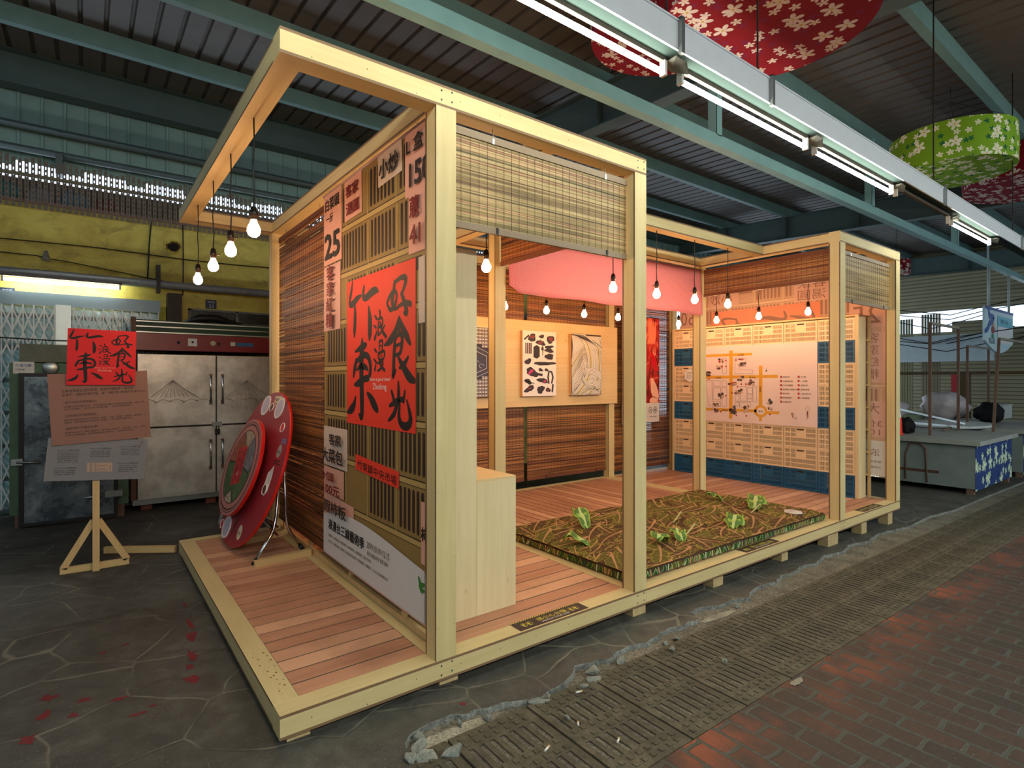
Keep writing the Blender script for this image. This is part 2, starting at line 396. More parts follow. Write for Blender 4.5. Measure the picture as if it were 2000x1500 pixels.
# worn red paint on the concrete
mb.m = 2
for x, y, rx, ry in [(-.10,1.80,.012,.10),(-.115,1.45,.02,.13),(-.125,1.27,.035,.11),(-.16,1.04,.035,.10),(-.185,.90,.03,.05),(-.19,.77,.05,.07),(-.72,.95,.05,.05),(-.60,.84,.05,.03),(-.47,.765,.055,.02),(-.73,.80,.03,.06),(-.77,.63,.05,.05),(-.63,.73,.03,.03),(-.42,.585,.045,.018),(-.36,.62,.03,.014),(-.52,1.32,.03,.02),(-.42,1.36,.03,.02),(.73,-.15,.022,.02),(.33,-.02,.0,.0)]:
    if not rx: continue
    pp = []
    for i in range(16):
        q = rnd.uniform(.25, .95); an = i*math.pi/8; px, py = x+rx*q*math.cos(an), y+ry*q*math.sin(an); pp.append((px, py, gz(px)+.0012))
    mb.poly(pp)
struct('floor', mb, [CONC, CRUST, REDP]).data.materials[0] = CONC
mb = MB(); mb.poly([(-7,-.9,gz(-7)-.022),(24,-.9,gz(24)-.022),(24,.2,gz(24)-.022),(-7,.2,gz(-7)-.022)])
struct('floor_drain_bed', mb, MORTAR)
mb = MB(); mb.poly([(-7,-10,gz(-7)),(24,-10,gz(24)),(24,-.90,gz(24)),(-7,-.90,gz(-7))]); mb.m = 1; mb.poly([(-7,-.90,gz(-7)-.04),(24,-.90,gz(24)-.04),(24,-.90,gz(24)),(-7,-.90,gz(-7))])
struct('floor_brick_paving', mb, [BRICK, CRUST])
# pale mortar patches by the drain
mb = MB(); 
for x, y, rx, ry in [(.60,-.29,.19,.065),(2.12,-.93,.06,.02),(1.02,-.95,.05,.03),(2.55,-.24,.2,.03),(1.0,-.335,.1,.02)]:
    z = gz(x)-(.019 if y > -.9 else -.003); mb.poly([(x+rx*rnd.uniform(.7,1.1)*math.cos(i*math.pi/9), y+ry*rnd.uniform(.7,1.1)*math.sin(i*math.pi/9), z-.0175*rx*math.cos(i*math.pi/9)) for i in range(18)])
struct('floor_mortar_patch', mb, gravel_mat('pale_mortar', (120, 116, 100), (190, 186, 166), 90))
# ---- drain covers, one slab each
def drain_mesh():
    mb = MB(); W, D, H = .388, .575, .03
    ys = [0, .05]; y = .085
    xb = [0]; holes = set()
    for i in range(7):
        x = .028+i*.0495; xb += [x, x+.024]
    xb.append(W)
    yb = [0, .105, .24, .335, .47, D]
    for i in range(7):
        for j in (1, 3): holes.add((1+2*i, j))
    perforated(mb, lambda x, y, d: (x-W/2, y-D/2, H-d), xb, yb, holes, .006, 0, 0)
    for i in range(7):
        x = .028+i*.0495
        for j in (1, 3): mb.poly([(x-W/2, yb[j]-D/2, H-.006), (x+.024-W/2, yb[j]-D/2, H-.006), (x+.024-W/2, yb[j+1]-D/2, H-.006), (x-W/2, yb[j+1]-D/2, H-.006)], 1)
    for yy in (.035, .073, .263, .287+.025, .50, .54):
        for i in range(7):
            x = .03+i*.0495+(.012 if yy in (.263, .073) else 0)
            if x+.022 > W-.01: continue
            mb.box(x-W/2, x+.022-W/2, yy-.011-D/2, yy+.011-D/2, H, H+.004, 0)
    for a, b, c, d in ((0,0,W,0),(W,0,W,D),(W,D,0,D),(0,D,0,0)): mb.poly([(a-W/2,b-D/2,0),(c-W/2,d-D/2,0),(c-W/2,d-D/2,H),(a-W/2,b-D/2,H)], 0)
    return mb
dcov = drain_mesh().build('drain_cover', [DRAIN, GRIT], local=True)
first = dcov; k = 0; tilt = math.atan(.0175)
DL = {0: 'slotted drain cover under the lower end of the rubble pile', 1: 'slotted drain cover touching the big dark rubble slab, two butts on it', 2: 'slotted drain cover with the dark pebble and a butt near its corner', 3: 'slotted drain cover below the flat broken fragment, before the first sticker', 4: 'slotted drain cover with the grey pebble lying in its middle', 5: 'slotted drain cover directly in front of the second post', 6: 'slotted drain cover with the small blue chip on its rim', 7: 'slotted drain cover beside the square chunk at the crack', 8: 'slotted drain cover in front of the near end of the mat sticker', 9: 'slotted drain cover in front of the far end of the mat sticker'}
for i in range(-1, 26):
    x = .545+i*.4
    if i == -1: x = .145
    o = first if k == 0 else first.copy()
    if k: COL.objects.link(o)
    o.location = (x+.2, -.605, gz(x+.2)-.034); o.rotation_euler = (0, tilt, 0)
    tag(o, DL.get(k, 'olive grey slotted cast drain cover farther along the row, beyond the third front post'), 'drain cover', 'drain covers in a row along the paving'); k += 1
# ---- rubble
def rock(x, y, sx, sy, sz, label, seed, rz=0., mat=ROCK, name='concrete_chunk'):
    r = random.Random(seed); bm = bmesh.new()
    sx, sy, sz = sx*1.25, sy*1.2, sz*1.1
    for i in range(11):
        v = Vector((r.gauss(0, 1), r.gauss(0, 1), r.gauss(0, 1))).normalized()
        v.x = max(-.75, min(.75, v.x)); v.y = max(-.8, min(.8, v.y)); v.z = max(-.55, min(.6, v.z)); bm.verts.new((v.x*sx, v.y*sy, v.z*sz))
    bmesh.ops.convex_hull(bm, input=bm.verts)
    bmesh.ops.delete(bm, geom=[v for v in bm.verts if not v.link_faces], context='VERTS')
    bmesh.ops.bevel(bm, geom=list(bm.edges), offset=min(sx, sz)*.06, segments=1, affect='EDGES')
    zmin = min(v.co.z for v in bm.verts)
    me = bpy.data.meshes.new(name); bm.to_mesh(me); bm.free(); me.materials.append(mat)
    o = bpy.data.objects.new(name, me); COL.objects.link(o); o.location = (x, y, gz(x)-.021-zmin); o.rotation_euler = (0, 0, rz)
    tag(o, label, 'rubble', 'broken concrete chunks along the drain'); return o
for i, (x, y, sx, sy, sz, rz, lb) in enumerate([
 (.475,-.225,.028,.02,.02,.3,'small pale concrete chunk topmost of the rubble pile at the broken edge'), (.445,-.290,.045,.032,.035,.2,'large pale concrete chunk in the middle of the rubble pile'),
 (.43,-.365,.045,.03,.03,-.3,'blocky grey concrete chunk lowest in the rubble pile'), (.372,-.345,.03,.03,.03,.9,'upright grey concrete chunk leftmost in the rubble pile'),
 (.53,-.385,.062,.045,.032,.4,'dark flat slab of broken concrete at the right of the rubble pile'), (.478,-.335,.02,.016,.012,0,'tiny chip between the two biggest rubble chunks'),
 (.648,-.245,.025,.022,.024,.8,'pointed pale concrete chunk standing at the edge above the mortar patch'), (.765,-.285,.026,.022,.022,1.2,'grey concrete chunk at the right end of the pale mortar patch'),
 (.605,-.212,.014,.01,.01,0,'tiny bluish chip left of the pointed chunk'), (.81,-.335,.016,.012,.01,.3,'small broken chip right of the mortar patch on the drain rim'),
 (1.016,-.33,.055,.024,.022,-.5,'long blue grey concrete splinter at the crack'), (1.075,-.315,.02,.016,.016,.6,'small pale chip beside the long splinter'),
 (1.352,-.335,.045,.03,.02,-.3,'flat concrete piece broken off the edge with a pale stripe'), (1.40,-.27,.05,.03,.022,.2,'large flat fragment still lying at the broken edge'),
 (1.26,-.36,.026,.012,.01,-.5,'thin splinter beside the cigarette butt'), (1.60,-.285,.04,.025,.02,.3,'flat dark fragment tucked under the broken edge'),
 (1.855,-.325,.018,.014,.014,0,'small grey chip leftmost of the cluster by the second post'), (1.95,-.30,.024,.018,.02,.7,'reddish grey chunk in the cluster in front of the second post'),
 (1.90,-.375,.024,.018,.018,.4,'lowest grey chunk in the cluster in front of the second post'), (2.05,-.30,.035,.024,.022,1.,'largest flat chunk of the cluster in front of the second post'),
 (2.77,-.235,.03,.025,.022,.5,'square grey chunk leaning at the crack beyond the second post'), (2.30,-.35,.018,.012,.012,.2,'small blue chip on the rim of a drain cover'),
 (2.50,-.33,.018,.014,.012,.2,'little grey chip by the crack in front of the mat'), (2.02,-.61,.022,.016,.014,.6,'grey pebble lying in the middle of a drain cover'),
 (1.03,-.50,.014,.016,.014,.2,'dark pebble lying on the second drain cover'), (2.66,-.36,.014,.01,.01,.2,'smallest chip on the drain rim beyond the second post')]):
    o = rock(x, y, sx, sy, sz, lb, i+11, rz)
    if y < -.42 or (y < -.35 and x > 1): o.location.z += .018
for (x, y, rz, l, lb) in [(1.035,-.556,.9,.022,'short cigarette butt standing out white between drain slots'),(.826,-.601,.35,.035,'long white cigarette butt lying on the drain cover nearest the rubble'),(1.087,-.729,.5,.03,'white cigarette butt lying on a drain slot near the brick paving'),(1.205,-.385,-.3,.034,'cigarette butt lying beside the broken edge')]:
    mb = MB(); z = gz(x)+.005; d = Vector((math.cos(rz), math.sin(rz), 0))*l/2; c = Vector((x, y, z)); mb.tube([c-d, c+d*.4], .0042, 8, m=0); mb.tube([c+d*.4, c+d], .0043, 8, m=1)
    mb.build('cigarette_butt', [WHITE, plain('filter_paper', (205, 170, 120))], label=lb, cat='cigarette butt', group='cigarette butts on the drain')
# ---- roof
TEAL = plain('teal_painted_steel', (102, 130, 126), .5, .0, .4, .2, 4.); TEALD = plain('dark_teal_painted_steel', (74, 90, 88), .55, .0, .35, .2, 4.)
ROOF = plain('brown_roof_sheet', (90, 82, 76), .55, .1, .4, .25, 2.5); SHEET = plain('grey_green_wall_sheet', (124, 150, 144), .5, .1, .4, .15, 3.)
zr = lambda y: 4.98+.045*y
mb = MB(); x = -7.
prof = [(0, 0), (.178, 0), (.190, .035), (.214, .035), (.228, 0)]
while x < 24:
    for (a, za), (b, zb) in zip(prof, prof[1:]):
        for ya, yb_ in ((-10, -3), (-3, 7.3)): mb.poly([(x+a, ya, zr(ya)+za), (x+b, ya, zr(ya)+zb), (x+b, yb_, zr(yb_)+zb), (x+a, yb_, zr(yb_)+za)])
    x += .228
struct('ceiling', mb, ROOF)
def ibeam_x(name, y, h, w, x0=-7, x1=24, mat=TEAL, z=None):
    z1 = zr(y) if z is None else z; mb = MB()
    mb.box(x0, x1, y-w/2, y+w/2, z1-.014, z1); mb.box(x0, x1, y-w/2, y+w/2, z1-h, z1-h+.012); mb.box(x0, x1, y-.006, y+.006, z1-h+.012, z1-.014)
    return struct(name, mb, mat)
n = 1
for y in (-6.2, -4.7, -3.2, -1.75, -.27, 1.2, 2.62, 4.12, 5.66):
    mb = MB(); z1 = zr(y)-.001     # cold-formed channel purlins
    mb.box(-7, 24, y-.05, y-.045, z1-.2, z1); mb.box(-7, 24, y-.045, y+.04, z1-.2, z1-.194); mb.box(-7, 24, y-.045, y+.04, z1-.006, z1)
    struct('trim_%d' % n, mb, TEAL); n += 1
ibeam_x('trim_%d' % n, 6.9, .42, .22, mat=TEALD); n += 1
for xg in (4.5, 12.1, 19.6):
    mb = MB(); a, b = -10, 7.0
    for (u0, u1, d0, d1) in ((-.1, .1, .0, .015), (-.1, .1, .49, .505), (-.006, .006, .015, .49)):
        vs = [(xg+u, y, zr(y)-.2-d) for y in (a, b) for u in (u0, u1) for d in (d0, d1)]
        ix = [mb.pt(p) for p in vs]
        for f in ((0,1,3,2),(4,6,7,5),(0,4,5,1),(2,3,7,6),(0,2,6,4),(1,5,7,3)): mb.face([ix[i] for i in f])
    for y in (-1.7, -.3, 1.2, 2.6, 4.1, 5.6): mb.box(xg-.1, xg-.006, y-.004, y+.004, zr(y)-.69, zr(y)-.2)
    struct('trim_%d' % n, mb, TEALD); n += 1
# long suspended channel with its hangers
mb = MB(); mb.box(-7, 24, 1.10, 1.105, 3.72, 3.84); mb.box(-7, 24, 1.105, 1.2, 3.72, 3.725)
for x in (-3.5, 4.62, 8.6, 12.6): mb.box(x, x+.006, 1.1, 1.2, 3.83, zr(1.15)-.19); mb.box(x, x+.1, 1.1, 1.105, 3.83, zr(1.15)-.19)
struct('trim_%d' % n, mb, plain('pale_teal_steel', (134, 172, 168), .45, 0, .4, .15, 5.)); n += 1
for a, b in (((13.5, 6.6, 3.3), (12.2, 6.6, 4.6)), ((13.2, 3.8, 4.0), (14.6, 3.8, 4.0))):
    mb = MB(); mb.beam(a, b, .06, .06); struct('trim_%d' % n, mb, TEAL); n += 1
# ---- back wall: yellow plaster below, corrugated sheet set back above
def yellow_mat():
    k = NT('yellow_painted_plaster'); v = k.coord()
    f = k.noise(v, 3, 6, .7, .4); g = k.noise(k.coord((2.4, 2, 4.5)), 1.3, 5, .65, .5)
    col = k.ramp(f, [(.3, lin((176, 156, 66))), (.55, lin((208, 192, 90))), (.8, lin((218, 206, 108)))])
    col = k.mix(k.ramp(g, [(.3, .6), (.5, 0.)]), col, lin((112, 92, 36)))
    k.bump(g, .25, .03); return k.done(col, .55, 0, .4)
YEL = yellow_mat()
mb = MB(); mb.box(-6.5, 9, 5.6, 5.75, gz(9)-.1, 3.16); struct('wall_back', mb, YEL)
mb = MB(); x = -7.
pr = [(0, 0), (.012, .0), (.02, -.025), (.045, -.025), (.053, 0), (.228, 0)]
while x < 24:
    for (a, za), (b, zb) in zip(pr, pr[1:]): mb.poly([(x+a, 7.1+za, 4.0+.04*math.sin(x*9)), (x+b, 7.1+zb, 4.0+.04*math.sin(x*9)), (x+b, 7.1+zb, 5.3), (x+a, 7.1+za, 5.3)])
    x += .228
struct('wall_back_upper', mb, SHEET)
for z, y in ((4.43, 6.95), (4.14, 6.93)):
    mb = MB(); mb.tube([(-7, y, z), (24, y, z)], .045, 12)
    for x in (-.9, 2.1, 5.0): mb.box(x, x+.07, y-.06, 7.07, z-.25 if z < 4.2 else z, z)
    struct('trim_%d' % n, mb, plain('grey_pipe', (96, 106, 104), .4, .3)); n += 1
# slotted steel screen on top of the yellow wall
SL = plain('brown_slotted_angle', (112, 102, 92), .6, .3, .4, .25)
t = thing('slotted_screen', (0, 5.55, 3.16), 'brown screen of upright slotted steel angles standing along the top of the yellow wall', 'screen')
mb = MB()
x = -2.2
while x < 6.6:
    zt = 3.62+.02*math.sin(x*23)
    yb = [3.10]; z = 3.14
    while z < zt-.05: yb += [z, z+.028]; z += .056
    yb.append(zt)
    perforated(mb, lambda a, b, d: (x+a, 5.56-d, b), [0, .012, .022, .034], yb, {(1, j) for j in range(1, len(yb)-1, 2)}, -.003, 0, 0)
    x += .052
mb.build('slat', SL, t)
mb = MB(); mb.box(-2.2, 6.6, 5.53, 5.55, 3.42, 3.455); mb.build('rail', plain('weathered_rail', (110, 100, 82)), t)
mb = MB(); mb.box(-6.5, 9, 6.3, 6.35, 2.6, 3.60); struct('wall_back_ledge', mb, plain('brown_ledge', (96, 84, 80), .8, 0, .2, .4, 8.))  # brown ledge behind the lower half of the slotted screen
mb = MB(); mb.box(-6.4, 9, 5.58, 5.62, 3.155, 3.19); struct('trim_%d' % n, mb, plain('reddish_coping', (150, 110, 100))); n += 1
# side and front walls of the hall, unseen, openings shaped to let daylight in
WALL = plain('far_wall', (70, 76, 72), .8, 0, .2, .2, 1.)
mb = MB(); mb.box(-7, -6.9, -10, 5.6, -.3, 3.7); struct('wall_left', mb, WALL)
mb = MB(); mb.box(-7, 9, -10, -9.9, -.6, 3.2); struct('wall_front', mb, WALL)
# ---- far right end of the hall
def slat_mat(name, c1, c2, pitch, axis=2):
    k = NT(name); sep = k.n('SeparateXYZ'); k.l(k.coord(), sep.inputs[0])
    f = k.math('FRACT', k.math('DIVIDE', sep.outputs[axis], pitch)); col = k.ramp(f, [(0., lin(c2)), (.2, lin(c1)), (.75, lin(c1)), (1., lin(c2))])
    k.bump(f, .5, .02); return k.done(col, .6)
SHUT = slat_mat('beige_slatted_shutter', (150, 142, 110), (84, 80, 62), .11)
mb = MB(); mb.box(20, 20.15, -4, .2, -.6, 3.25); mb.box(20, 20.15, .2, 2.0, -.6, 2.75); mb.box(20, 20.15, 2.0, 3.1, -.6, 3.0); mb.box(20, 20.15, 4.6, 7.1, -.6, 2.6); mb.box(20, 20.15, 3.1, 4.6, -.6, 2.7)
mb.box(20, 20.15, -10, -4, -.6, 3.4); mb.box(20.0, 20.15, -10, 7.1, 3.35, 5.4)
struct('wall_right', mb, SHUT)
# ================================================================ LAMPS OF THE HALL
TUBE = emis('lit_fluorescent_tube', (.96, 1., .87), TUBE_E); TUBEL = emis('lit_left_tube', (.93, 1., .90), TUBE_E*.9); FILL_TUBE = emis('added_fill_tube', (.96, 1., .87), FILL_E)
TRAYM = plain('whitened_tray_enamel', (236, 238, 244), .4, 0, .5, .06, 14.); TRAYS = plain('darkened_grey_green_enamel', (58, 70, 66), .95, 0, .05, .08, 14.)  # tray lighting put into colour: side whitened, underside darkened against tube glare
mb = MB()
mb.box(-4, 13, -.635, -.625, 2.82, 2.95, 0); mb.box(-4, 13, -.625, -.53, 2.82, 2.83, 1); mb.box(-4, 13, -.54, -.53, 2.83, 2.88, 1); mb.box(-4, 13, -.64, -.615, 2.95, 2.96, 0)
t = thing('light_tray', (4, -.58, 2.8), 'long pale steel tray carrying the row of fluorescent lamps, hung over the pavilion front', 'light tray')
mb.build('trough', [TRAYM, TRAYS], t)
for x in (-1.4, 1.6, 2.42, 5.35, 8.1):
    mb = MB(); mb.box(x, x+.025, -.655, -.636, 2.80, 2.97); mb.box(x, x+.025, -.655, -.5, 2.965, 2.97)
    mb.build('hanger_clip', STEEL, t)
    mb = MB(); mb.tube([(x+.012, -.56, 2.95), (x+.012, -.30, 3.3) if False else (x+.012, -.56, 3.2), (x+.012, -.56, 4.9)], .006, 6); mb.build('hanger_rod', plain('dark_rod', (60, 50, 46), .6, .5), t)
LAMPB = plain('cream_lamp_batten', (90, 82, 74), .9, 0, .1)
lampnames = ['fluorescent lamp nearest the camera, cut off by the top of the photo', 'second fluorescent lamp of the tray, in front of the big red drum', 'third fluorescent lamp of the tray, ending below the green drum', 'unlit lamp holder without its tube between two lit lamps', 'farthest lit fluorescent lamp on the tray, smallest in the photo']
for i, x0 in enumerate((-1.06, .33, 1.74, 3.14, 4.50, 5.87)):
    if i == 0: lb = 'fluorescent lamp on the tray behind the camera side'
    lb = ['fluorescent lamp at the near end of the tray, beyond the top of the photo'][0] if i == 0 else lampnames[i-1]
    t = thing('fluorescent_lamp', (x0+.62, -.56, 2.80), lb, 'fluorescent lamp', 'fluorescent lamps on the tray')
    mb = MB(); mb.box(x0-.03, x0+1.28, -.567, -.545, 2.795, 2.82); mb.build('batten', LAMPB, t)
    for xx in (x0-.03, x0+1.25):
        mb = MB(); mb.box(xx, xx+.018, -.575, -.545, 2.725, 2.795); mb.build('lamp_holder', plain('white_plastic', (222, 218, 208), .4), t)
    if i != 4:
        mb = MB(); mb.tube([(x0-.01, -.56, 2.742), (x0+1.25, -.56, 2.742)], .0125, 10); mb.build('tube', TUBE, t)
    mb = MB()
    q = [(x0+1.27, -.625, 2.80), (x0+1.35, -.625, 2.80), (x0+1.40, -.60, 2.765), (x0+1.33, -.545, 2.78), (x0+1.28, -.54, 2.80)]
    mb.poly(q); mb.poly([(x+0, y, z-.004) for x, y, z in q][::-1]); mb.build('bent_bracket', plain('bent_grey_steel', (120, 116, 104), .6, .2), t)
# unseen lamp row added behind the camera to brighten the pavilion front
t = thing('light_tray', (3, -4.4, 3.1), 'added unseen lamp tray behind the viewer, there to brighten the pavilion front', 'light tray')
mb = MB(); mb.box(-5, 13, -4.46, -4.34, 3.1, 3.2); mb.build('trough', [TRAYM], t)
for x in (-4.5, 0, 4.5, 9): mb = MB(); mb.tube([(x, -4.4, 3.2), (x, -4.4, 4.72)], .006, 6); mb.build('hanger_rod', STEEL, t)
for i in range(6):
    x0 = -3+i*2.2; mb = MB(); mb.box(x0, x0+1.26, -4.42, -4.38, 3.07, 3.1); o = mb.build('fluorescent_lamp', LAMPB, label='added fill lamp %s unseen aisle row behind the viewer' % ['first from the left of the', 'second from the left of the', 'third from the left of the', 'third from the right of the', 'second from the right of the', 'rightmost of the'][i], cat='fluorescent lamp', group='added fill lamps behind the viewer')
    mb = MB(); mb.tube([(x0, -4.4, 3.05), (x0+1.26, -4.4, 3.05)], .0135, 10); mb.build('tube', FILL_TUBE, o); mb = MB(); mb.tube([(x0, -4.35, 3.05), (x0+1.26, -4.35, 3.05)], .0135, 10); mb.build('tube', FILL_TUBE, o); mb = MB(); mb.tube([(x0, -4.45, 3.05), (x0+1.26, -4.45, 3.05)], .0135, 10); mb.build('tube', FILL_TUBE, o)
# ================================================================ FABRIC DRUM LANTERNS
def flower_mat(name, base, petal, cen, leaf, sc):
    k = NT(name); tc = k.n('TexCoord'); uv = tc.outputs['UV']
    bn = k.noise(uv, .9, 2)
    col = k.mix(bn, lin(base), lin(tuple(int(x*.72) for x in base)))
    for (scale, off, r0, pc, pr) in ((sc*1.9, 4.7, .36, leaf, .35), (sc*1.9, 9.1, .40, petal, .55), (sc*1.05, 0., .40, petal, .55)):
        mp = k.n('Mapping'); k.l(uv, mp.inputs[0]); mp.inputs['Location'].default_value = (off, off*.7, 0); mp.inputs['Scale'].default_value = (scale,)*3
        vo = k.n('TexVoronoi', voronoi_dimensions='2D', i_Scale=1., i_Randomness=.75); k.l(mp.outputs[0], vo.inputs['Vector'])
        d = k.n('VectorMath', operation='SUBTRACT'); k.l(mp.outputs[0], d.inputs[0]); k.l(vo.outputs['Position'], d.inputs[1])
        sp = k.n('SeparateXYZ'); k.l(d.outputs[0], sp.inputs[0])
        an = k.math('ARCTAN2', sp.outputs[1], sp.outputs[0]); an = k.math('ADD', an, k.math('MULTIPLY', k.n('SeparateColor').outputs[0], 0.))
        rc = k.n('SeparateColor'); k.l(vo.outputs['Color'], rc.inputs[0]); an = k.math('ADD', an, k.math('MULTIPLY', rc.outputs[0], 6.))
        pet = k.math('ADD', k.math('MULTIPLY', k.math('ABSOLUTE', k.math('COSINE', k.math('MULTIPLY', an, 2.5))), .72), .22)
        rr = k.math('DIVIDE', vo.outputs['Distance'], k.math('MULTIPLY', pet, r0))
        on = k.math('LESS_THAN', rc.outputs[1], pr); m = k.math('MULTIPLY', k.ramp(rr, [(.93, 1.), (1., 0.)]), on); col = k.mix(m, col, lin(pc))
        if pc == petal: col = k.mix(k.math('MULTIPLY', on, k.ramp(vo.outputs['Distance'], [(.045, 1.), (.06, 0.)])), col, lin(cen))
    return k.done(col, .75, 0, .2)
REDF = flower_mat('red_flower_cloth', (146, 14, 30), (214, 196, 184), (196, 160, 60), (120, 26, 60), 5.2)
GRNF = flower_mat('green_flower_cloth', (132, 176, 34), (228, 222, 196), (200, 170, 50), (22, 92, 56), 5.2)
def drum(c, r, h, mat, label):
    t = thing('fabric_drum_lantern', c, label, 'hanging lantern', 'flower print drum lanterns hung from the roof')
    mb = MB(); mb.uv = []; n = 56
    def ring(rr, z, uvf):
        ix = []
        for j in range(n+1):
            a = 2*math.pi*j/n; ix.append(mb.pt((c[0]+rr*math.cos(a), c[1]+rr*math.sin(a), c[2]+z))); mb.uv.append(uvf(a, rr))
        return ix
    mb.smooth = True
    a = ring(r, 0, lambda a, q: (a*r, 0)); b = ring(r*1.012, h/2, lambda a, q: (a*r, h/2)); d = ring(r, h, lambda a, q: (a*r, h))
    for P, Q in ((a, b), (b, d)):
        for j in range(n): mb.face((P[j], P[j+1], Q[j+1], Q[j]))
    mb.build('side_cloth', mat, t)
    mb = MB(); mb.uv = []; mb.smooth = True; rings = []
    for q in (1., .66, .33): rings.append(ring(r*q, -.012*(1-q), lambda a, rr: (rr*math.cos(a)+5, rr*math.sin(a)+5)))
    for P, Q in zip(rings, rings[1:]):
        for j in range(n): mb.face((P[j+1], P[j], Q[j], Q[j+1]))
    i0 = mb.pt((c[0], c[1], c[2]-.012)); mb.uv.append((5, 5))
    for j in range(n): mb.face((rings[-1][j+1], rings[-1][j], i0))
    mb.build('bottom_cloth', mat, t)
    mb = MB(); top = Vector((c[0], c[1], min(c[2]+h+.45, zr(c[1])-.1))); mb.tube([top, (c[0], c[1], zr(c[1])-.02)], .004, 6)
    for j in range(6):
        a = j*math.pi/3+.3; mb.tube([top, (c[0]+r*math.cos(a), c[1]+r*math.sin(a), c[2]+h)], .003, 5)
    mb.build('suspension_wires', plain('wire', (50, 44, 42), .6), t)
drum((8.05, .02, 3.86), .64, .46, GRNF, 'lime green drum lantern with white flower print hanging right of the lamps')
drum((2.95, -.30, 3.6), .68, .42, REDF, 'biggest red flower print drum lantern, cut off by the top of the photo')
drum((3.68, 1.0, 4.46), .70, .36, REDF, 'red flower drum lantern half hidden behind the first lit tube')
drum((11.2, -.35, 4.3), 1.0, .45, REDF, 'red flower print drum lantern behind the green one at the right edge')
drum((15.6, 3.1, 3.9), .30, .35, REDF, 'tiny distant red lantern far behind the hanging market sign')
# ================================================================ LEFT BACKGROUND
# folding lattice gate
t = thing('folding_gate', (-1.7, 5.45, gz(-2)), 'white folding lattice gate closed in front of the patterned glass', 'gate')
GW = plain('white_painted_bar', (232, 236, 236), .45)
mb = MB(); z0 = -.05; z1 = 2.06
for (xa, xb_) in ((-3.6, -2.25), (-2.2, -.86), (-.70, .08)):
    nx = max(2, round((xb_-xa)/.085)); p = (xb_-xa)/nx
    for i in range(nx+1): mb.box(xa+i*p-.006, xa+i*p+.006, 5.44, 5.452, z0, z1)
    for i in range(nx):
        zz = z0+.02
        while zz < z1-.25:
            mb.beam((xa+i*p, 5.436, zz), (xa+i*p+p, 5.436, zz+.235), .004, .014); mb.beam((xa+i*p+p, 5.43, zz), (xa+i*p, 5.43, zz+.235), .004, .014); zz += .26
mb.build('lattice', GW, t)
mb = MB(); mb.box(-.85, -.72, 5.43, 5.47, gz(-1), 2.08); mb.build('centre_post', STEEL, t)
mb = MB(); mb.box(-3.6, .1, 5.46, 5.50, 2.06, 2.20); mb.build('head_rail', plain('blue_grey_steel', (112, 126, 136), .4, .5), t)
def glass_pat():
    k = NT('patterned_glass'); v = k.coord((1, 1, 1)); wv = k.n('TexWave', wave_type='BANDS', bands_direction='DIAGONAL', i_Scale=9., i_Distortion=3.); k.l(v, wv.inputs['Vector'])
    f = k.noise(v, 1.5, 3); sep = k.n('SeparateXYZ'); k.l(v, sep.inputs[0])
    bar = k.math('FRACT', k.math('DIVIDE', sep.outputs[2], .34)); col = k.ramp(wv.outputs['Fac'], [(.3, lin((150, 196, 206))), (.7, lin((196, 226, 230)))])
    col = k.mix(k.ramp(bar, [(.0, 1.), (.12, 1.), (.16, 0.)], 'LINEAR'), col, lin((96, 104, 100))); col = k.mix(k.ramp(f, [(.4, 0.), (.65, .5)]), col, lin((60, 96, 110)))
    return k.done(col, .2, 0, .6)
mb = MB(); mb.box(-3.6, .1, 5.54, 5.59, gz(-1), 2.06); struct('window_1', mb, glass_pat())
def plate(x, z, num, label):
    t = thing('number_plate', (x, 5.56, z), label, 'number plate', 'house number plates on the yellow wall')
    mb = MB(); mb.box(x-.06, x+.06, 5.575, 5.6, z-.055, z+.055); mb.build('plate', plain('navy_enamel', (28, 42, 72), .4), t)
    a = Art((x, 5.575, z), (1, 0, 0), (0, 0, 1), (0, -1, 0), .001); a.text(num, 0, -.045, .06, plain('plate_white', (186, 196, 206), .5), center=True); a.text('東寧路', 0, .015, .028, plain('plate_white', (186, 196, 206), .5), center=True); a.build('lettering', t)
plate(-1.245, 2.165+.02, '35', 'blue number 35 plate at the left edge above the folding gate'); plate(.647, 2.22, '33', 'blue number 33 plate above the small dark window')
# lamp and pipe on the yellow wall
t = thing('wall_beam', (-1, 5.5, 2.35), 'long speckled grey steel beam running along the yellow wall above the gate', 'beam')
mb = MB(); mb.tube([(-6, 5.5, 2.40), (9, 5.5, 2.40)], .048, 12); mb.build('pipe', plain('speckled_grey_pipe', (136, 138, 140), .5, .2, .4, .3, 30.), t)
mb = MB(); mb.box(.06, .10, 5.44, 5.56, 2.30, 2.62); mb.build('bracket', plain('dark_bracket', (70, 62, 54), .6), t)
t = thing('fluorescent_lamp', (-.78, 5.42, 2.33), 'single fluorescent lamp under the grey beam on the yellow wall, far left', 'fluorescent lamp')
mb = MB(); mb.box(-1.28, -.27, 5.41, 5.47, 2.345, 2.365); mb.build('batten', LAMPB, t)
mb = MB(); mb.tube([(-1.25, 5.42, 2.31), (-.30, 5.42, 2.31)], .016, 10); mb.build('tube', TUBEL, t)
for x in (-1.28, -.30): mb = MB(); mb.box(x, x+.02, 5.40, 5.44, 2.29, 2.345); mb.build('lamp_holder', plain('white_plastic', (222, 218, 208), .4), t)
mb = MB(); mb.tube([(-.93+i*.01*0, 5.53, 2.55), (-.93, 5.53, 2.60)], .03, 10); mb.tube([(-.93, 5.53, 2.6), (-.93, 5.53, 2.66)], [.03, .012], 10)
mb.build('junction_box', plain('grey_ceramic', (128, 126, 122), .4), label='small grey insulator knob on the yellow wall above the lamp', cat='insulator')
CAB = plain('black_cable', (30, 28, 26), .6)
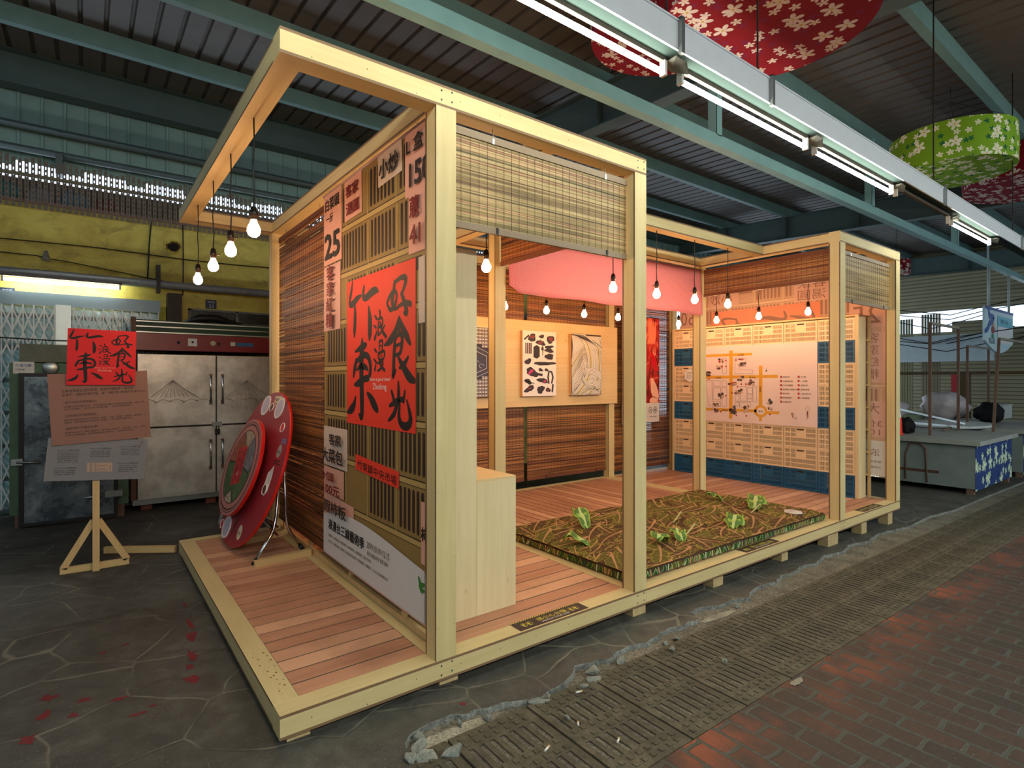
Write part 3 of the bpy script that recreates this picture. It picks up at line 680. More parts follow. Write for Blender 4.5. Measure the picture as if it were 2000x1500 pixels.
def cable(pts, label, r=.006, grp='cables on the yellow wall'):
    P = [Vector(p) for p in pts]; out = []
    for i in range(len(P)-1):
        a, b, c, d = P[max(i-1, 0)], P[i], P[i+1], P[min(i+2, len(P)-1)]
        for t_ in (0, .33, .66): out.append(.5*((2*b)+(c-a)*t_+(2*a-5*b+4*c-d)*t_*t_+(3*b-a-3*c+d)*t_**3))
    out.append(P[-1]); mb = MB(); mb.tube(out, r, 6); return mb.build('cable', CAB, label=label, cat='cable', group=grp)
cable([(-6, 5.56, 2.83), (-2.2, 5.56, 2.74), (-.5, 5.56, 2.76), (.9, 5.56, 2.74), (4, 5.56, 2.86)], 'thin black cable crossing the yellow wall level with the bulbs')
cable([(.02, 5.57, 3.15), (-.0, 5.56, 2.9), (-.01, 5.56, 2.66), (-.02, 5.55, 2.46)], 'black cable dropping down the yellow wall left of the hole', .009)
cable([(.34, 5.57, 3.15), (.345, 5.57, 2.8), (.34, 5.57, 2.3)], 'brown conduit running down the yellow wall right of the hole', .007)
cable([(-6, 5.54, 2.58), (-1.5, 5.54, 2.60), (-.93, 5.53, 2.58), (-.4, 5.54, 2.52), (.2, 5.54, 2.44)], 'black cable sagging from the insulator to the beam', .006)
cable([(-2.6, 5.3, 1.74), (-1.3, 5.2, 1.70), (-.7, 5.1, 1.68), (-.3, 5.05, 1.72), (-.24, 5.3, 1.9)], 'black cable stretched in front of the folding gate', .008)
def hole(x, z):
    mb = MB(); r = random.Random(5); n = 18; o_ = []; i_ = []; q_ = []
    for j in range(n):
        a = 2*math.pi*j/n; k = r.uniform(.85, 1.15)
        o_.append(mb.pt((x+.10*k*math.cos(a), 5.592, z+.085*k*math.sin(a)))); i_.append(mb.pt((x+.075*k*math.cos(a+.1), 5.575, z+.06*k*math.sin(a+.1)))); q_.append(mb.pt((x+.055*k*math.cos(a), 5.598, z+.045*k*math.sin(a))))
    for j in range(n):
        k = (j+1) % n; mb.face((o_[j], o_[k], i_[k], i_[j]), 0); mb.face((i_[j], i_[k], q_[k], q_[j]), 1)
    mb.face(q_, 2); struct('wall_back_hole', mb, [YEL, plain('crumbled_plaster', (104, 84, 50), .9, 0, .2, .5, 60.), DARK])
hole(.245, 2.876)
mb = MB(); mb.box(.17, .315, 5.42, 5.6, gz(0), 2.30); struct('trim_30', mb, plain('dark_brown_pillar', (78, 68, 60), .7, 0, .3, .3))
mb = MB(); mb.box(.08, .16, 5.50, 5.6, 1.6, 2.14); mb.build('wall_poster', plain('yellow_poster', (176, 168, 60), .6, 0, .3, .4, 20.), label='narrow yellow poster beside the dark pillar', cat='poster')
# little window above the steel refrigerator
mb = MB()
for b in ((.40, 3.1, 1.965, 1.99), (.40, 3.1, 2.125, 2.15)): mb.box(b[0], b[1], 5.56, 5.6, b[2], b[3])
for x in (.40, .93, 1.46, 2.0, 2.53): mb.box(x, x+.025, 5.56, 5.6, 1.965, 2.15)
struct('window_2', mb, plain('grey_window_frame', (116, 120, 118), .6)); mb = MB(); mb.box(.40, 3.1, 5.585, 5.6, 1.98, 2.13); struct('window_2_pane', mb, plain('dark_window_glass', (30, 36, 38), .2, 0, .6))
# ---- green chest refrigerator
GRN = plain('worn_green_paint', (78, 104, 80), .5, .1, .4, .35, 6.)
t = thing('green_cold_cabinet', (-.7, 5.0, gz(-.7)), 'old green cold cabinet with a dark glassy door behind the information sign', 'refrigerator')
mb = MB(); mb.box(-1.156, -.245, 4.70, 5.35, 0.02, 1.44); mb.build('body', GRN, t)
mb = MB(); mb.box(-1.09, -.30, 4.74, 5.35, 1.45, 1.62); mb.build('top_housing', plain('mottled_grey_green', (112, 116, 100), .6, 0, .3, .45, 12.), t)
def cloudy():
    k = NT('cloudy_steel_door'); f = k.noise(k.coord(), 5, 6, .75, .3); col = k.ramp(f, [(.3, lin((60, 68, 76))), (.55, lin((108, 118, 126))), (.72, lin((160, 164, 164)))]); return k.done(col, k.ramp(f, [(.3, .18), (.7, .4)]), .6)
d = MB(); d.box(-1.05, -.37, 4.665, 4.70, -.06, 1.31); d = d.build('door', cloudy(), t)
mb = MB(); 
for b in ((-1.09, -1.05, -.09, 1.345), (-.37, -.335, -.09, 1.345), (-1.05, -.37, 1.31, 1.345), (-1.05, -.37, -.09, -.06)): mb.box(b[0], b[1], 4.66, 4.70, b[2], b[3])
mb.build('door_seal', BLACK, t)
for z in (.52, .14):
    mb = MB(); mb.box(-1.14 if z > .3 else -.44, -1.06 if z > .3 else -.30, 4.63, 4.70, z-.03, z+.03); mb.tube([(-1.1 if z > .3 else -.46, 4.62, z), (-.93 if z > .3 else -.60, 4.60, z-.01)], .012, 8); mb.build('latch', STEEL, t)
a = Art((-1.13, 4.70, 1.36), (1, 0, 0), (0, 0, 1), (0, -1, 0), .002); a.rect(0, -.02, .15, .09, WHITE).up().text('冷凍冷藏', .01, .045, .03, plain('blue_print', (60, 90, 150))).text('冷凍設備', .01, .01, .018, INK); a.build('maker_plate', t)
mb = MB(); mb.T = Matrix.Translation((-.86, 4.69, 1.395)) @ Matrix.Rotation(R(90), 4, 'X'); mb.lathe([(.062, 0), (.062, .012), (.05, .02), (0, .02)], 20); mb.T = None; mb.build('gauge', STEEL, t)
mb = MB(); mb.box(-1.12, -.28, 4.72, 5.3, gz(-.7), .02); mb.build('feet', RUST, t)
# ---- steel four-door refrigerator
t = thing('steel_refrigerator', (.55, 5.2, gz(.5)), 'big four-door stainless steel refrigerator with a red band, behind the leaning round table', 'refrigerator')
mb = MB(); mb.box(-.20, 1.40, 4.93, 5.45, .0, 1.56); mb.build('body', plain('dark_cabinet', (44, 36, 32), .6), t)
mb = MB(); mb.box(-.20, 1.40, 4.90, 5.4, 1.60, 1.78); mb.build('red_band', plain('red_enamel', (128, 20, 32), .35), t)
mb = MB()
for z in (1.79, 1.85, 1.905): mb.box(-.20, 1.40, 4.93, 5.4, z, z+.012)
mb.build('top_rails', STEEL, t); mb = MB(); mb.box(-.18, 1.38, 4.95, 5.38, 1.78, 1.93); mb.build('green_louvre', plain('dark_green_strip', (16, 58, 34), .5), t)
mb = MB(); mb.box(-.215, -.17, 4.90, 4.95, 0, 1.95); mb.build('corner_strip', RUST, t)
def brushed():
    k = NT('brushed_stainless'); f = k.noise(k.coord((2, 2, 60)), 1.5, 4); g = k.noise(k.coord(), 3.5, 5, .7)
    col = k.ramp(g, [(.3, lin((160, 154, 144))), (.6, lin((214, 208, 198)))]); k.bump(k.math('ADD', k.math('MULTIPLY', f, .3), g), .15, .01); return k.done(col, k.ramp(f, [(.3, .34), (.7, .5)]), .7)
BR = brushed()
for ix, (x0, x1) in enumerate(((-.155, .585), (.60, 1.38))):
    for z0, z1 in ((-.0, .755), (.775, 1.555)):
        d = MB(); d.box(x0, x1, 4.895, 4.93, z0, z1); d = d.build('door', BR, t)
        hx = x1-.055 if ix == 0 else x0+.05; zc = (z0+z1)/2-.04+(.05 if z0 > .5 else .1)
        if z0 > .5:
            q = MB()
            bx, bz = x0+.32, z1-.44
            for i in range(9): q.tube([(bx, 4.892, bz+.16), (bx-.16+i*.045, 4.8935, bz-.02)], .0022, 5)
            q.tube([(bx-.2, 4.892, bz-.02), (bx-.1, 4.892, bz+.07), (bx, 4.892, bz+.165), (bx+.1, 4.892, bz+.07), (bx+.26, 4.892, bz-.04)], .003, 6)
            for i in range(5): q.tube([(bx-.3+i*.13, 4.892, bz-.07-.02*(i % 2)), (bx-.22+i*.13, 4.892, bz-.045), (bx-.14+i*.13, 4.892, bz-.08)], .0035, 5)
            q.build('embossed_mountain', BR, d)
        q = MB(); q.tube([(hx, 4.865, zc-.14), (hx, 4.845, zc-.12), (hx, 4.845, zc+.12), (hx, 4.865, zc+.14)], .011, 8); q.box(hx-.016, hx+.016, 4.86, 4.90, zc-.17, zc-.13); q.box(hx-.016, hx+.016, 4.86, 4.90, zc+.13, zc+.17); q.build('handle', CHROME, d)
mb = MB(); mb.box(.55, .65, 4.875, 4.90, .74, .80); mb.build('hasp', STEEL, t); mb = MB(); mb.box(.575, .625, 4.86, 4.88, .66, .72); mb.tube([(.585, 4.87, .72), (.588, 4.87, .755), (.612, 4.87, .755), (.615, 4.87, .72)], .005, 6); mb.build('padlock', BLACK, t)
mb = MB(); mb.box(-.2, 1.4, 4.92, 5.3, -.06, -.0); mb.build('base_strip', STEEL, t)
for x in (-.12, .5, 1.25): mb = MB(); mb.box(x, x+.1, 4.98, 5.1, gz(.5)-.0, -.06); mb.build('brick_foot', plain('brick', (120, 60, 40)), t)
a = Art((0, 4.90, 1.69), (1, 0, 0), (0, 0, 1), (0, -1, 0), .003); a.rect(.31, -.035, .40, .05, WHITE).disc(.355, .01, .012, INK); a.disc(.56, .005, .028, plain('cream_knob', (190, 180, 150))).disc(.62, .0, .016, INK); a.rect(.80, -.02, .99, .022, plain('blue_label', (50, 100, 140))); a.rect(.74, -.02, .79, .025, STEEL); a.disc(.22, 0, .018, INK); a.build('control_row', t)
mb = MB(); mb.tube([(.3, 5.1, 1.93), (.45, 5.1, 1.99), (.62, 5.1, 2.0), (.9, 5.1, 1.93)], [.02, .05, .05, .02], 8); mb.build('black_sack', BLACK, label='black sack lying on top of the steel refrigerator', cat='sack')
# loose stick lying on the floor by the deck
mb = MB(); mb.beam((-.47, 3.335, gz(-.5)+.03), (-.01, 3.05, gz(0)+.03), .035, .05)
mb.build('timber_batten', STICKX, label='long pine batten lying on the floor between the sign and the deck corner', cat='batten')
# ================================================================ INFORMATION SIGN
t = thing('information_sign', (-.53, 2.87, gz(-.53)), 'pine easel sign with red, brown and grey boards of Chinese text', 'sign')
zb = gz(-.53)
mb = MB(); mb.box(-.553, -.511, 2.86, 2.90, zb, 1.3); mb.build('post', STICK, t)
mb = MB(); mb.box(-.74, -.33, 2.865+.04, 2.90+.04, zb, zb+.045); mb.build('base_rail', STICKX, t)
for s in (-1, 1): mb = MB(); mb.beam((-.532+s*.19, 2.92, zb+.04), (-.532+s*.015, 2.92, .245), .03, .042); mb.build('brace', STICK, t)
mb = MB(); mb.beam((-.532, 2.94, .22), (-.53, 3.28, zb+.02), .04, .03); mb.build('rear_leg', STICK, t)
def board(name, pts, y, m):
    b = MB(); f = [b.pt((x, y, z)) for x, z in pts]; g = [b.pt((x, y+.008, z)) for x, z in pts]
    b.face(f); b.face(g[::-1])
    for i in range(4): b.face((f[i], g[i], g[(i+1) % 4], f[(i+1) % 4]))
    return b.build(name, m, t)
GRYB = plain('grey_board', (128, 128, 132), .7, 0, .3, .03); BRNB = plain('brown_board', (140, 104, 92), .7, 0, .3, .03); REDB = plain('red_board', (206, 30, 36), .6, 0, .3, .03)
bd = board('grey_board', [(-.828,.575),(-.241,.53),(-.215,.828),(-.80,.877)], 2.845, GRYB)
a = Art((-.80, 2.845, .86), Vector((1, 0, -.08)).normalized(), Vector((.0, 0, 1)), (0, -1, 0), .0008)
for cx, cy, ti, ls in ((.05, -.075, '(Party Food 宴席好食帖)', ['食物的味道來自於土地與人的故事', '這一桌宴席，匯集竹東市場，四季', '好味道菜單與攤商的拿手料理，', '帶你認識客家飲食文化裡的日常', '與節慶，從餐桌開始一場派對，', '吃喝、乾杯、入席，一起好食光。']),
   (.235, -.06, '(Party Sound 市場聲音展)', ['從清晨到午後的叫賣聲、剁肉聲，', '收錄市場裡的各種日常聲響，', '讓耳朵走進市場，聽見竹東的', '節奏，展演市場的聲音風景。']), (.415, -.045, '(Party People 好食職人牆)', ['認識攤商、職人與他們的拿手好菜', '一攤一故事，紀錄市場裡的臉孔，', '透過影像與文字，認識每一位', '為生活努力的人，職人們的精神。']),
   (.03, -.20, '(Party Mission 限時闖紅關)', ['完成闖關任務的旅人，就有機會獲得', '市場好禮，任務卡在服務台領取，', '等你來挑戰，來場市集大冒險。']), (.40, -.17, '(Party Dance 好食舞起來)', ['週末午後的市場舞台，邀請大家', '一起動起來，跟著音樂節拍，唱跳', '客家歌謠與市場舞曲，', '最強的派對舞會，Let’s party！'])):
    a.text(ti, cx, cy, .013, INK, width=.125)
    for i, l in enumerate(ls): a.text(l, cx, cy-.018-i*.0135, .0095, INK, width=.118 if len(l) > 12 else .1)
a.rect(.215, -.225, .365, -.16, plain('ticket_pink', (176, 150, 134))); a.up(); 
for x in (.245, .275, .33): a.line([(x, -.225), (x, -.16)], .001, INK)
a.text('Party Point', .283, -.185, .012, INK, width=.04).text('Party Point', .283, -.21, .012, INK, width=.04).text('Party Food', .24, -.22, .012, INK, width=.055, rot=R(90)).text('Party Food', .268, -.22, .012, INK, width=.055, rot=R(90)).text('Party', .355, -.21, .012, INK, width=.035, rot=R(90))
a.line([(.52, -.03), (.54, -.028), (.55, -.015), (.551, -.004)], .002, INK).line([(.545, -.01), (.552, -.003), (.556, -.01)], .002, INK); a.build('printed_text', bd)
bd = board('brown_board', [(-.781,.819),(-.196,.847),(-.222,1.353),(-.806,1.322)], 2.835, BRNB)
a = Art((-.775, 2.835, .825), Vector((1, 0, .055)).normalized(), Vector((-.05, 0, 1)).normalized(), (0, -1, 0), .0008)
a.text('如果食物是生活的浪漫，那麼市場就是一場派對！', .065, .365, .021, INK, width=.43).text('走進不一樣的竹東市場，來一場好食×故事的日常 Party！', .065, .338, .021, INK, width=.5)
for y, ti, l1, l2 in ((.285, '（逛不完的市場旗艦店）', '全國最大客家傳統市場！中央市場約200攤＋外圍市場約300攤，連綿不絕，', '活力四射，從早市到黃昏，天天鮮滿貨！'), (.19, '（活跳跳的市場博物館）', '最生猛有趣的客家生活博物館！覆菜、水粄、菜脯、水蘿蔔、鹹湯圓、紅', '糟鴨等，還有隱身巷弄的客家百工老職人，從吃喝開始認識文化！'), (.10, '（最新鮮的市場宅急便）', '最產地直送的小農好物雜貨！每日進入的新竹，從五峰、尖山、芎林、', '北埔人的採購基地，連結周邊鄉鎮在地鮮食，一站滿足你的味！')):
    a.text(ti, .06, y, .018, INK, width=.2).text(l1, .07, y-.028, .0125, INK, width=.485).text(l2, .07, y-.046, .0125, INK, width=.40)
a.build('printed_text', bd)
bd = board('red_board', [(-.702,1.247),(-.297,1.244),(-.290,1.644),(-.693,1.651)], 2.82, REDB)
a = Art((-.70, 2.82, 1.247), (1, 0, 0), (0, 0, 1), (0, -1, 0), .0008); calligraphy(a, 0, 0, .405, .400, INK, plain('pale_pink_print', (226, 170, 160)), 1.3)
a.build('calligraphy', bd)
# ================================================================ THE PAVILION
pv = thing('timber_pavilion', (3.15, 1.46, -.18), 'long open timber pavilion of pale plywood posts and beams on a raised slatted deck', 'pavilion')
S = .012
def ply(name, x0, x1, y0, y1, z0, z1, ax):
    "plywood box section; the edges of the sheets show as brown strips"
    mb = MB(); core = {0: PLYX, 1: PLYY, 2: PLYZ}[ax]
    def quad(p, u, v, lu, lv, strips):      # strips: along 'u' (low/high u) or 'v' or None
        P = Vector(p); u = Vector(u); v = Vector(v)
        def q(a, b, c, d, m): mb.poly([P+u*a+v*b, P+u*c+v*b, P+u*c+v*d, P+u*a+v*d], m)
        if strips == 'u': q(0, 0, S, lv, 1); q(S, 0, lu-S, lv, 0); q(lu-S, 0, lu, lv, 1)
        elif strips == 'v': q(0, 0, lu, S, 1); q(0, S, lu, lv-S, 0); q(0, lv-S, lu, lv, 1)
        else: q(0, 0, lu, lv, 0)
    X, Y, Z = (1,0,0), (0,1,0), (0,0,1); nX, nY = (-1,0,0), (0,-1,0); dx, dy, dz = x1-x0, y1-y0, z1-z0
    fy = 'v' if ax == 0 else None; fx = {2: 'u', 1: 'v', 0: None}[ax]
    quad((x0,y0,z0), X, Z, dx, dz, fy); quad((x1,y1,z0), nX, Z, dx, dz, fy)
    quad((x0,y1,z0), nY, Z, dy, dz, fx); quad((x1,y0,z0), Y, Z, dy, dz, fx)
    quad((x0,y0,z1), X, Y, dx, dy, None); quad((x0,y1,z0), X, nY, dx, dy, None)
    # nail heads
    r = random.Random(int((x0*7+y0*13+z0*5)*100))
    if ax == 2:
        for z in [z0+.15+i*.31 for i in range(8)]:
            for xx in (x0+.008, x1-.008): mb.poly([(xx-.0015, y0-.0004, z-.0015), (xx+.0015, y0-.0004, z-.0015), (xx+.0015, y0-.0004, z+.0015), (xx-.0015, y0-.0004, z+.0015)], 2)
    if ax == 0 and dx > .5:
        for xx in [x0+.12+i*.23 for i in range(int((dx-.2)/.23))]: zz = r.choice((z0+.02, z0+.05)); mb.poly([(xx-.002, y0-.0004, zz-.002), (xx+.002, y0-.0004, zz-.002), (xx+.002, y0-.0004, zz+.002), (xx-.002, y0-.0004, zz+.002)], 2)
    return mb.build(name, [core, EDGE, DARK], pv)
MX = [(0, .68), (.68, 2.15), (2.15, 4.86), (4.86, 6.30)]
# rims of the deck
for x0, x1 in ((0, 2.150), (2.1515, 4.86), (4.8615, 6.30)): ply('deck_rim', x0, x1, 0, .1, -.095, 0, 0); ply('deck_rim', x0, x1, 2.83, 2.93, -.095, 0, 0)
for x0, x1 in ((0, .1), (.68, .79), (2.05, 2.22), (4.78, 4.97), (6.20, 6.30)): ply('deck_rim', x0, x1, .1, 2.83, -.095, -.0005, 1)
PL = []
def plank_mat(name, ax, pitch):
    if name in MATS: return MATS[name]
    k = NT(name); s = [24.]*3; s[ax] = 1.3; v = k.coord(tuple(s)); f = k.noise(v, 1, 5, .65, .5)
    sp = k.n('SeparateXYZ'); k.l(k.n('NewGeometry').outputs['Position'], sp.inputs[0])
    idn = k.math('FLOOR', k.math('DIVIDE', k.math('SUBTRACT', sp.outputs[1-ax], .1 if ax == 0 else 2.22), pitch)); wn = k.n('TexWhiteNoise', noise_dimensions='1D'); k.l(idn, wn.inputs['W'])
    col = k.ramp(f, [(.25, lin((158, 104, 78))), (.75, lin((196, 142, 112)))])
    col = k.mix(k.ramp(wn.outputs['Value'], [(0., 0.), (.75, .25), (.9, .8)]), col, lin((220, 170, 134)))
    col = k.mix(k.ramp(k.noise(k.coord(), 2.3, 4), [(.45, 0.), (.75, .5)]), col, lin((120, 76, 56)))
    k.bump(f, .15, .003); MATS[name] = k.done(col, .5, 0, .4); return MATS[name]
def deck(x0, x1, y0, y1, ax, pitch=.115, gap=.0125):
    mb = MB(); a0, a1 = (y0, y1) if ax == 0 else (x0, x1); a = a0+.001
    while a < a1-.02:
        b = min(a+pitch-gap, a1-.001)
        if ax == 0: mb.box(x0+.002, x1-.002, a, b, -.0042, -.0012)
        else: mb.box(a, b, y0+.002, y1-.002, -.0042, -.0012)
        a += pitch
    o = mb.build('deck_boards', plank_mat('meranti_along_%s' % 'xy'[ax], ax, pitch), pv)
    mb = MB()
    if ax == 0:
        for x in [x0+.05+i*(x1-x0-.1)/max(1, round((x1-x0)/.6)) for i in range(max(1, round((x1-x0)/.6))+1)]: mb.box(x-.02, x+.02, y0, y1, -.085, -.0075)
    else:
        for y in [y0+.05+i*.6 for i in range(int((y1-y0)/.6)+1)]: mb.box(x0, x1, y-.02, y+.02, -.085, -.0075)
    mb.box(x0, x1, y0, y1, -.0074, -.0044, 1); mb.build('joists', [plain('joist_wood', (60, 54, 38)), plain('underlay', (48, 54, 46))], pv)
deck(.1, .68, .1, 2.83, 0); deck(.79, 2.05, .1, 2.83, 0); deck(2.22, 4.78, .1, 2.83, 1, .1); deck(4.97, 6.20, .1, 2.83, 0)
# posts
T = 2.54
for x, y in ((.68, 0), (2.045, 0), (4.86, 0), (6.195, 0), (.68, 2.83), (2.05, 2.83), (4.86, 2.83), (6.20, 2.83), (2.05, 1.455), (4.86, 1.455)):
    ply('post', x, x+.105, y, y+.1, 0, T, 2)
# roof beams
ply('beam', 0, 2.15, 0, .1, T, 2.64, 0); ply('beam', 4.86, 6.30, 0, .1, T, 2.64, 0)
ply('beam', 0, 6.30, 2.83, 2.93, T, 2.64, 0); ply('beam', 2.15, 4.86, .725, .825, T, 2.64, 0); ply('beam', 2.15, 4.86, 1.455, 1.555, T, 2.64, 0); ply('beam', 2.15, 4.86, 2.17, 2.25, T, 2.64, 0)
ply('beam', 0, .1, .1, 2.83, T, 2.64, 1)
for x in (.68, 2.05, 4.86, 6.20): ply('beam', x, x+.1, .1, 2.83, T, 2.64, 1)
ply('beam', 1.40, 1.48, .1, 2.83, T, 2.64, 1); ply('beam', 5.50, 5.58, .1, 2.83, T, 2.64, 1)
for xa, z in ((.735, -.048), (2.10, -.048), (4.92, -.048), (.735, 2.59), (2.10, 2.59), (4.92, 2.59), (6.24, 2.59)):
    mb = MB(); mb.T = Matrix.Translation((xa, -.0005, z)) @ Matrix.Rotation(R(90), 4, 'X')
    for dx, dz in ((-.028, .022), (.028, .028), (-.028, -.02), (.028, -.016)): mb.lathe([(.0045, 0), (.0045, .001), (0, .0015)], 8, (dx, dz, 0))
    mb.T = None; mb.build('screw_heads', plain('dark_screw', (62, 84, 82), .4, .8), pv)
for x, y, w_ in ((.034, .03, .09), (.72, .04, .10), (2.06, .03, .12), (2.91, .03, .12), (3.9, .05, .1), (4.66, .02, .2), (5.40, .03, .12), (6.06, .03, .12), (.03, 1.4, .09), (.03, 2.7, .09), (6.1, 1.4, .1), (6.1, 2.7, .1), (4.7, 1.4, .1), (2.0, 1.4, .1), (2.0, 2.7, .1), (4.7, 2.7, .1)):
    mb = MB(); mb.box(x, x+w_, y, y+.09, gz(x+w_/2)-.001, -.095); mb.build('support_block', wood('block_wood', (176, 150, 104), (206, 184, 140), 1), pv)
mb = MB()
r = random.Random(9)
for i in range(22):
    x, y = .05+r.uniform(-.03, .04), .16+i*.022+r.uniform(-.01, .01)
    q = r.uniform(.002, .006); mb.poly([(x+q*math.cos(a)*r.uniform(.7, 1.2), y+q*math.sin(a), .0004) for a in [j*math.pi/4 for j in range(8)]])
mb.build('rust_drips', plain('brown_drip_stain', (120, 78, 44)), pv)
# ================================================================ BAMBOO BLINDS
def blind_mat(name, cols, axis, lift=1.):
    k = NT(name); s = [3.]*3; s[axis] = .9; s[2] = 150.
    f = k.noise(k.coord(tuple(s)), 1., 4, .75, .3); g = k.noise(k.coord((.8, .6, 16)), 1., 3, .6)
    n_ = len(cols); col = k.ramp(f, [(.3+.4*i/(n_-1), lin(c)) for i, c in enumerate(cols)])
    col = k.mix(k.ramp(g, [(.45, 0.), (.62, .75)]), col, lin(cols[0])); return k.done(col, .5, 0, .35)
STRAW = [(96, 84, 50), (186, 174, 122), (150, 104, 74), (214, 200, 150), (150, 156, 110)]
BROWN = [(60, 32, 18), (150, 92, 48), (92, 52, 30), (176, 122, 70)]
BLM = {'s': [blind_mat('straw_slats_%s' % n_, c_, 0) for n_, c_ in (('pale', [(140, 116, 74), (186, 158, 108), (206, 180, 130)]), ('green', [(96, 82, 46), (148, 126, 78), (170, 146, 96)]), ('brown', [(84, 60, 40), (132, 98, 66), (162, 140, 98)]), ('rose', [(110, 70, 50), (172, 116, 86), (186, 150, 108)]), ('dark', [(50, 44, 28), (88, 78, 48), (124, 112, 74)]))],
       'b': [blind_mat('brown_slats_%s' % n_, c_, 0) for n_, c_ in (('mid', [(84, 48, 26), (136, 84, 44), (164, 108, 60)]), ('light', [(120, 74, 38), (176, 118, 64), (196, 140, 84)]), ('dark', [(48, 28, 18), (84, 50, 30), (120, 76, 42)]), ('red', [(96, 44, 26), (140, 76, 46), (156, 98, 58)]))]}
RAIL = {'s': wood('straw_blind_rail', (132, 110, 88), (150, 130, 106), 0), 'b': wood('brown_blind_rail', (96, 52, 30), (120, 70, 44), 0)}
THR = plain('brown_thread', (70, 40, 24), .8)
def blind(x, y, z0, z1, L, rot, kind, label, pitch=.0075, sag=0., gaps=.0, seed=1, hooks=True, clips=True):
    "hangs from z1 down to z0; runs L along its own x"
    t = thing('bamboo_blind', (x, y, z0), label, 'bamboo blind', 'bamboo blinds of the pavilion', rot); r = random.Random(seed)
    H = z1-z0; mb = MB(); z = .03; drift = 0.; n = max(1, int(L/.7))
    while z < H-.035:
        h = pitch*r.uniform(.78, .95); drift = drift*.6+r.gauss(0, .6); mb.m = int(abs(drift*1.2+r.gauss(0, 1.6))) % len(BLM[kind])
        if r.random() > gaps:
            pts = [(L*i/n, r.uniform(-.0012, .0012), z+r.uniform(-.001, .001)*(1 if 0 < i < n else .5)) for i in range(n+1)]
            w_ = .003
            lo = [mb.pt((a, b-w_/2, c)) for a, b, c in pts]; hi = [mb.pt((a, b-w_/2, c+h)) for a, b, c in pts]
            l2 = [mb.pt((a, b+w_/2, c)) for a, b, c in pts]; h2 = [mb.pt((a, b+w_/2, c+h)) for a, b, c in pts]
            for i in range(n):
                mb.face((lo[i], lo[i+1], hi[i+1], hi[i])); mb.face((l2[i+1], l2[i], h2[i], h2[i+1])); mb.face((hi[i], hi[i+1], h2[i+1], h2[i])); mb.face((lo[i+1], lo[i], l2[i], l2[i+1]))
        z += pitch
    mb.build('slats', BLM[kind], t, local=True)
    mb = MB(); m = max(4, round(L/.052))
    for i in range(m+1):
        a = .012+(L-.024)*i/m+r.uniform(-.003, .003)
        for yy in (-.0035, .0035): mb.box(a-.0007, a+.0007, yy-.0005, yy+.0005, .02, H-.02)
    mb.build('stitching', THR, t, local=True)
    for a, b, nm in ((H-.035, H, 'top_rail'), (0, .03, 'bottom_rail')):
        mb = MB(); mb.box(-.002, L+.002, -.007, .007, a, b); mb.box(-.002, L+.002, -.009, .009, a-.003, a); mb.build(nm, RAIL[kind], t, local=True)
    if hooks:
        for a in (L*.2, L*.85):
            q = MB(); q.box(a-.006, a+.006, -.010, -.006, H-.04, H-.012); q.tube([(a, -.002, H-.012), (a, -.006, H+.006), (a, 0, H+.016), (a, .004, H+.01), (a, 0, H+.02), (a, 0, 2.54-z0 if 2.54-z0 > H+.02 else H+.035)], .002, 6); q.build('hook', STEEL, t, local=True)
    if clips:
        for a in (L*.22, L*.86):
            q = MB(); q.box(a-.006, a+.006, -.012, -.007, .005, .03); q.tube([(a-.006, -.010, .005), (a, -.010, -.014), (a+.006, -.010, .005)], .0015, 5); q.build('clip', BLACK, t, local=True)
    return t
blind(.787, .060, 2.02, 2.505, 1.245, 0, 's', 'big pale straw bamboo blind hung in the front opening between the first two posts', .0058, seed=2)
blind(4.975, .060, 2.02, 2.50, 1.205, 0, 's', 'small pale straw bamboo blind in the last front bay at the right end', .0058, seed=3)
blind(4.915, .108, 2.21, 2.505, 1.335, R(90), 'b', 'brown bamboo blind hung across above the crate wall, facing the mat', .0058, seed=4)
blind(2.10, .108, 2.21, 2.505, 1.335, R(90), 'b', 'reddish brown bamboo blind seen below the big straw blind', .0058, seed=5)
blind(.735, 1.50, .10, 2.50, 1.31, R(90), 'b', 'tall brown bamboo blind on the left partition behind the leaning round table', .0085, gaps=.10, seed=6, clips=False)
blind(.80, 2.87, .10, 2.52, 1.235, 0, 'b', 'brown bamboo blind at the back behind the patterned cloth print', .0085, seed=7, hooks=False)
blind(2.17, 2.87, .10, 2.52, 1.30, 0, 'b', 'brown bamboo blind at the back between the left posts, behind the meat print', .0085, seed=8, hooks=False)
blind(3.52, 2.87, .10, 2.52, 1.32, 0, 'b', 'wide brown bamboo blind at the back behind the noodle print', .0085, seed=9, hooks=False)
blind(4.98, 2.87, .06, 2.52, 1.20, 0, 'b', 'brown bamboo blind at the back behind the meat stall poster', .0085, seed=10, hooks=False)
# pull cords
for pts, lb in (([(.80, .09, 2.51), (.80, .075, 2.2), (.795, .085, 2.02)], 'dark pull cord beside the first post'),):
    pass
mb = MB()
for i in range(60):
    z = 2.26-i*.006; mb.tube([(.805, .135, z), (.812, .128, z-.003)], .004, 5)
mb.tube([(.808, .13, 2.5), (.808, .13, 2.26)], .004, 6); mb.tube([(.808, .13, 1.9), (.80, .12, 1.7), (.79, .13, 1.62)], .004, 6); mb.build('coiled_cord', plain('orange_brown_cord', (150, 92, 42)), label='coiled orange-brown blind cord hanging behind the first front post', cat='cord')
